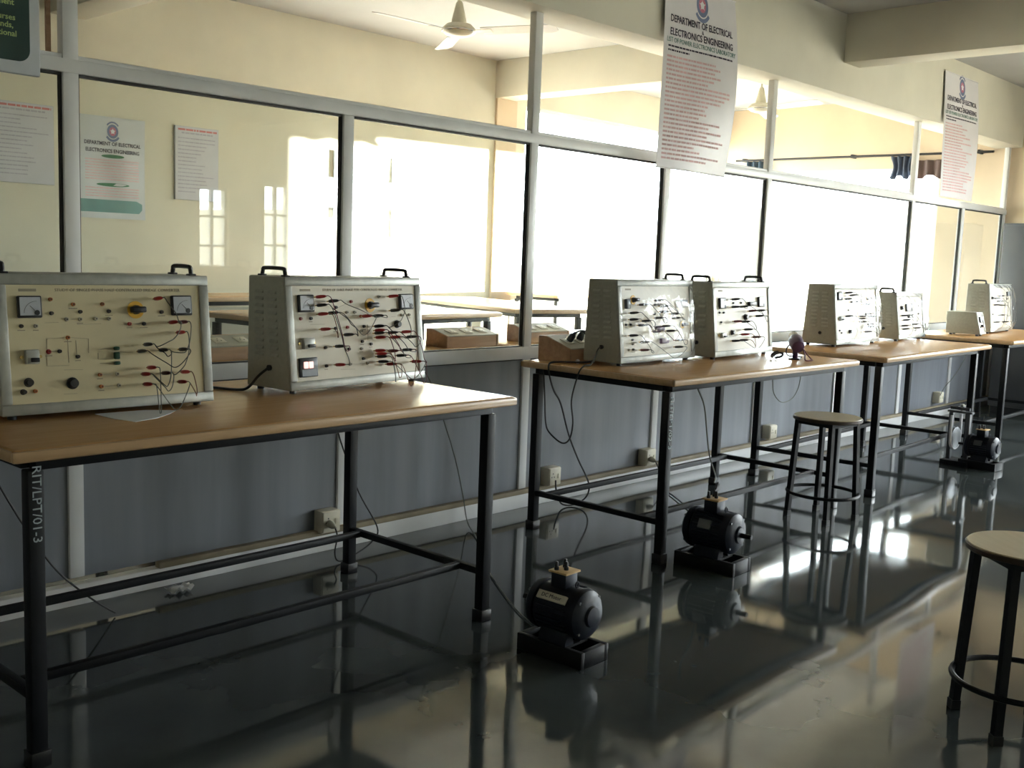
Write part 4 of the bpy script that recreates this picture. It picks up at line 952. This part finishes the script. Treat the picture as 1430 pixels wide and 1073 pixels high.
# ------------------------------------------------------------------ ceiling fans, cupboard
def fan(label, x, y, zh, ang):
    t = thing('ceiling_fan', label, 'fan', (x, y, zh), 0, 'ceiling fans')
    MB().lathe([(.055, ZC-zh), (.05, ZC-zh-.03), (.02, ZC-zh-.07)], (0, 0, 0), (0, 0, 1), 20).build('ceiling_canopy', 'fanm', t)
    MB().cyl((0, 0, .11), (0, 0, ZC-zh-.02), .011, None, 12).build('down_rod', 'fanm', t)
    MB().lathe([(.014, .20), (.022, .19), (.050, .075), (.052, .05)], (0, 0, 0), (0, 0, 1), 24).build('motor_shroud', 'fanm', t)
    h = MB().lathe([(.05, .052), (.085, .045), (.112, .02), (.115, -.002), (.095, -.022), (.05, -.036), (.012, -.040)], (0, 0, 0), (0, 0, 1), 32).build('motor_housing', 'fanm', t)
    MB().lathe([(.1145, .006), (.1172, .003), (.1172, -.003), (.1145, -.006)], (0, 0, 0), (0, 0, 1), 32).build('trim_ring', 'chrome', h)
    for k in range(3):
        a = ang+k*2*PI/3; Rm = Matrix.Rotation(a, 4, 'Z') @ Matrix.Rotation(math.radians(-11), 4, 'X')
        b = MB(); vs = []; n = 12
        for i in range(n+1):
            s = i/n; xx = .17+.52*s; hw = .055+.012*s-(.03 if i == n else 0)
            for yy in (-hw, hw):
                for zz in (-.002, .002): vs.append(Rm @ Vector((xx, yy, zz+.004*s)))
        fs = []
        for i in range(n):
            o = i*4; fs += [(o, o+4, o+6, o+2), (o+1, o+3, o+7, o+5), (o, o+1, o+5, o+4), (o+2, o+6, o+7, o+3)]
        fs += [(0, 2, 3, 1), (n*4, n*4+1, n*4+3, n*4+2)]; b.add(vs, fs); bl = b.build('blade', 'blade', t)
        b = MB(); b.add([Rm @ Vector(v) for v in ((.09, -.02, -.004), (.09, .02, -.004), (.24, .03, -.004), (.24, -.03, -.004), (.09, -.02, -.001), (.09, .02, -.001), (.24, .03, -.0021), (.24, -.03, -.0021))], [(0, 1, 2, 3), (7, 6, 5, 4), (0, 1, 5, 4), (1, 2, 6, 5), (2, 3, 7, 6), (3, 0, 4, 7)]); b.build('blade_bracket', 'fanm', bl)
    return t
fan('cream ceiling fan near the tall partition post at the top', 5.13, 1.5, 2.885, math.radians(-64))
fan('pale ceiling fan farther right behind the glass, before the peach wall', 9.12, 1.5, 2.86, math.radians(20))
t = thing('steel_cupboard', 'slate grey steel cupboard at the far right end of the partition', 'cupboard', (11.32, -.62, 0))
MB().box((-.24, -.46, .06), (.24, .46, 1.885), .006).build('body', 'cupb', t)
for s in (-1, 1):
    d = MB().box((-.252, min(s*.004, s*.45), .09), (-.24, max(s*.004, s*.45), 1.86), .003).build('door', 'cupb', t)
    MB().tube([(-.254, s*.03, 1.0), (-.275, s*.03, 1.0), (-.275, s*.03, 1.12), (-.254, s*.03, 1.12)], .006, 6).build('door_handle', 'chrome', d)
MB().box((-.22, -.44, 0), (.22, .44, .06)).build('plinth', 'bplast', t)

# repeats share a group; look-alike leads are told apart by height
for o in list(COL.objects):
    if o.parent is None and 'label' in o and 'group' not in o:
        g = {'instrument': 'trainer kits on the lab tables', 'power box': 'plywood power boxes', 'socket': 'wall sockets along the casing', 'notice': 'notices on the cream wall',
             'poster': 'posters on the cream wall', 'curtain': 'curtains on the end window rod'}.get(o['category'])
        if g and not o.name.startswith('meter_box'): o['group'] = g
same = {}
for o in COL.objects:
    if o.name.startswith('patch_lead'): same.setdefault(o['label'], []).append(o)
for l, os_ in same.items():
    if len(os_) == 2:
        os_.sort(key=lambda o: -o.location.z); os_[0]['label'] = l+', upper one'; os_[1]['label'] = l+', lower one'
# ------------------------------------------------------------------ light
wd = bpy.data.worlds.new('sky'); SC.world = wd; wd.use_nodes = True
bg = wd.node_tree.nodes['Background']; bg.inputs[0].default_value = (.90, .95, 1., 1); bg.inputs[1].default_value = 11.
def portal(loc, rot, sx, sy):
    l = bpy.data.lights.new('portal', 'AREA'); l.shape = 'RECTANGLE'; l.size = sx; l.size_y = sy; l.cycles.is_portal = True
    o = bpy.data.objects.new('portal', l); COL.objects.link(o); o.location = loc; o.rotation_euler = rot
def mid(a): return (a[0]+a[1])/2
portal((mid(WB[:2]), YB+.15, mid(WB[2:])), (-PI/2, 0, 0), WB[1]-WB[0], WB[3]-WB[2])
portal((XE+.15, mid(WE[:2]), mid(WE[2:])), (0, PI/2, 0), WE[3]-WE[2], WE[1]-WE[0])
portal((XE+.15, mid(WE2[:2]), mid(WE2[2:])), (0, PI/2, 0), WE2[3]-WE2[2], WE2[1]-WE2[0])
for q in WN: portal((mid(q[:2]), YN-.15, mid(q[2:])), (PI/2, 0, 0), q[1]-q[0], q[3]-q[2])
sun = bpy.data.lights.new('sun', 'SUN'); sun.energy = 60.; sun.angle = math.radians(.6); sun.color = (1., .97, .91)
so = bpy.data.objects.new('sun', sun); COL.objects.link(so)
d = Vector((-2.36, 1., -.045)).normalized(); so.rotation_euler = d.to_track_quat('-Z', 'Y').to_euler(); so.location = (14, 0, 3)

# ------------------------------------------------------------------ camera
yaw, pitch, roll = 0.8221, 0.12177, 0.03698
f = Vector((math.sin(yaw)*math.cos(pitch), math.cos(yaw)*math.cos(pitch), -math.sin(pitch)))
r = f.cross(Vector((0, 0, 1))).normalized(); u = r.cross(f)
r2 = r*math.cos(roll)+u*math.sin(roll); u2 = -r*math.sin(roll)+u*math.cos(roll)
cd = bpy.data.cameras.new('camera'); cd.sensor_fit = 'HORIZONTAL'; cd.sensor_width = 36.; cd.lens = 1480.5/1430*36; cd.clip_start = .05
co = bpy.data.objects.new('camera', cd); COL.objects.link(co)
mx = Matrix((r2, u2, -f)).transposed().to_4x4(); mx.translation = (0, -3.8802, 1.4); co.matrix_world = mx
SC.camera = co
SC.view_settings.view_transform = 'Standard'; SC.view_settings.look = 'None'; SC.view_settings.gamma = 1.; SC.view_settings.use_curve_mapping = False
SC.view_settings.exposure = 1.28
SC.cycles.use_denoising = True
SC.cycles.sample_clamp_indirect = 6.
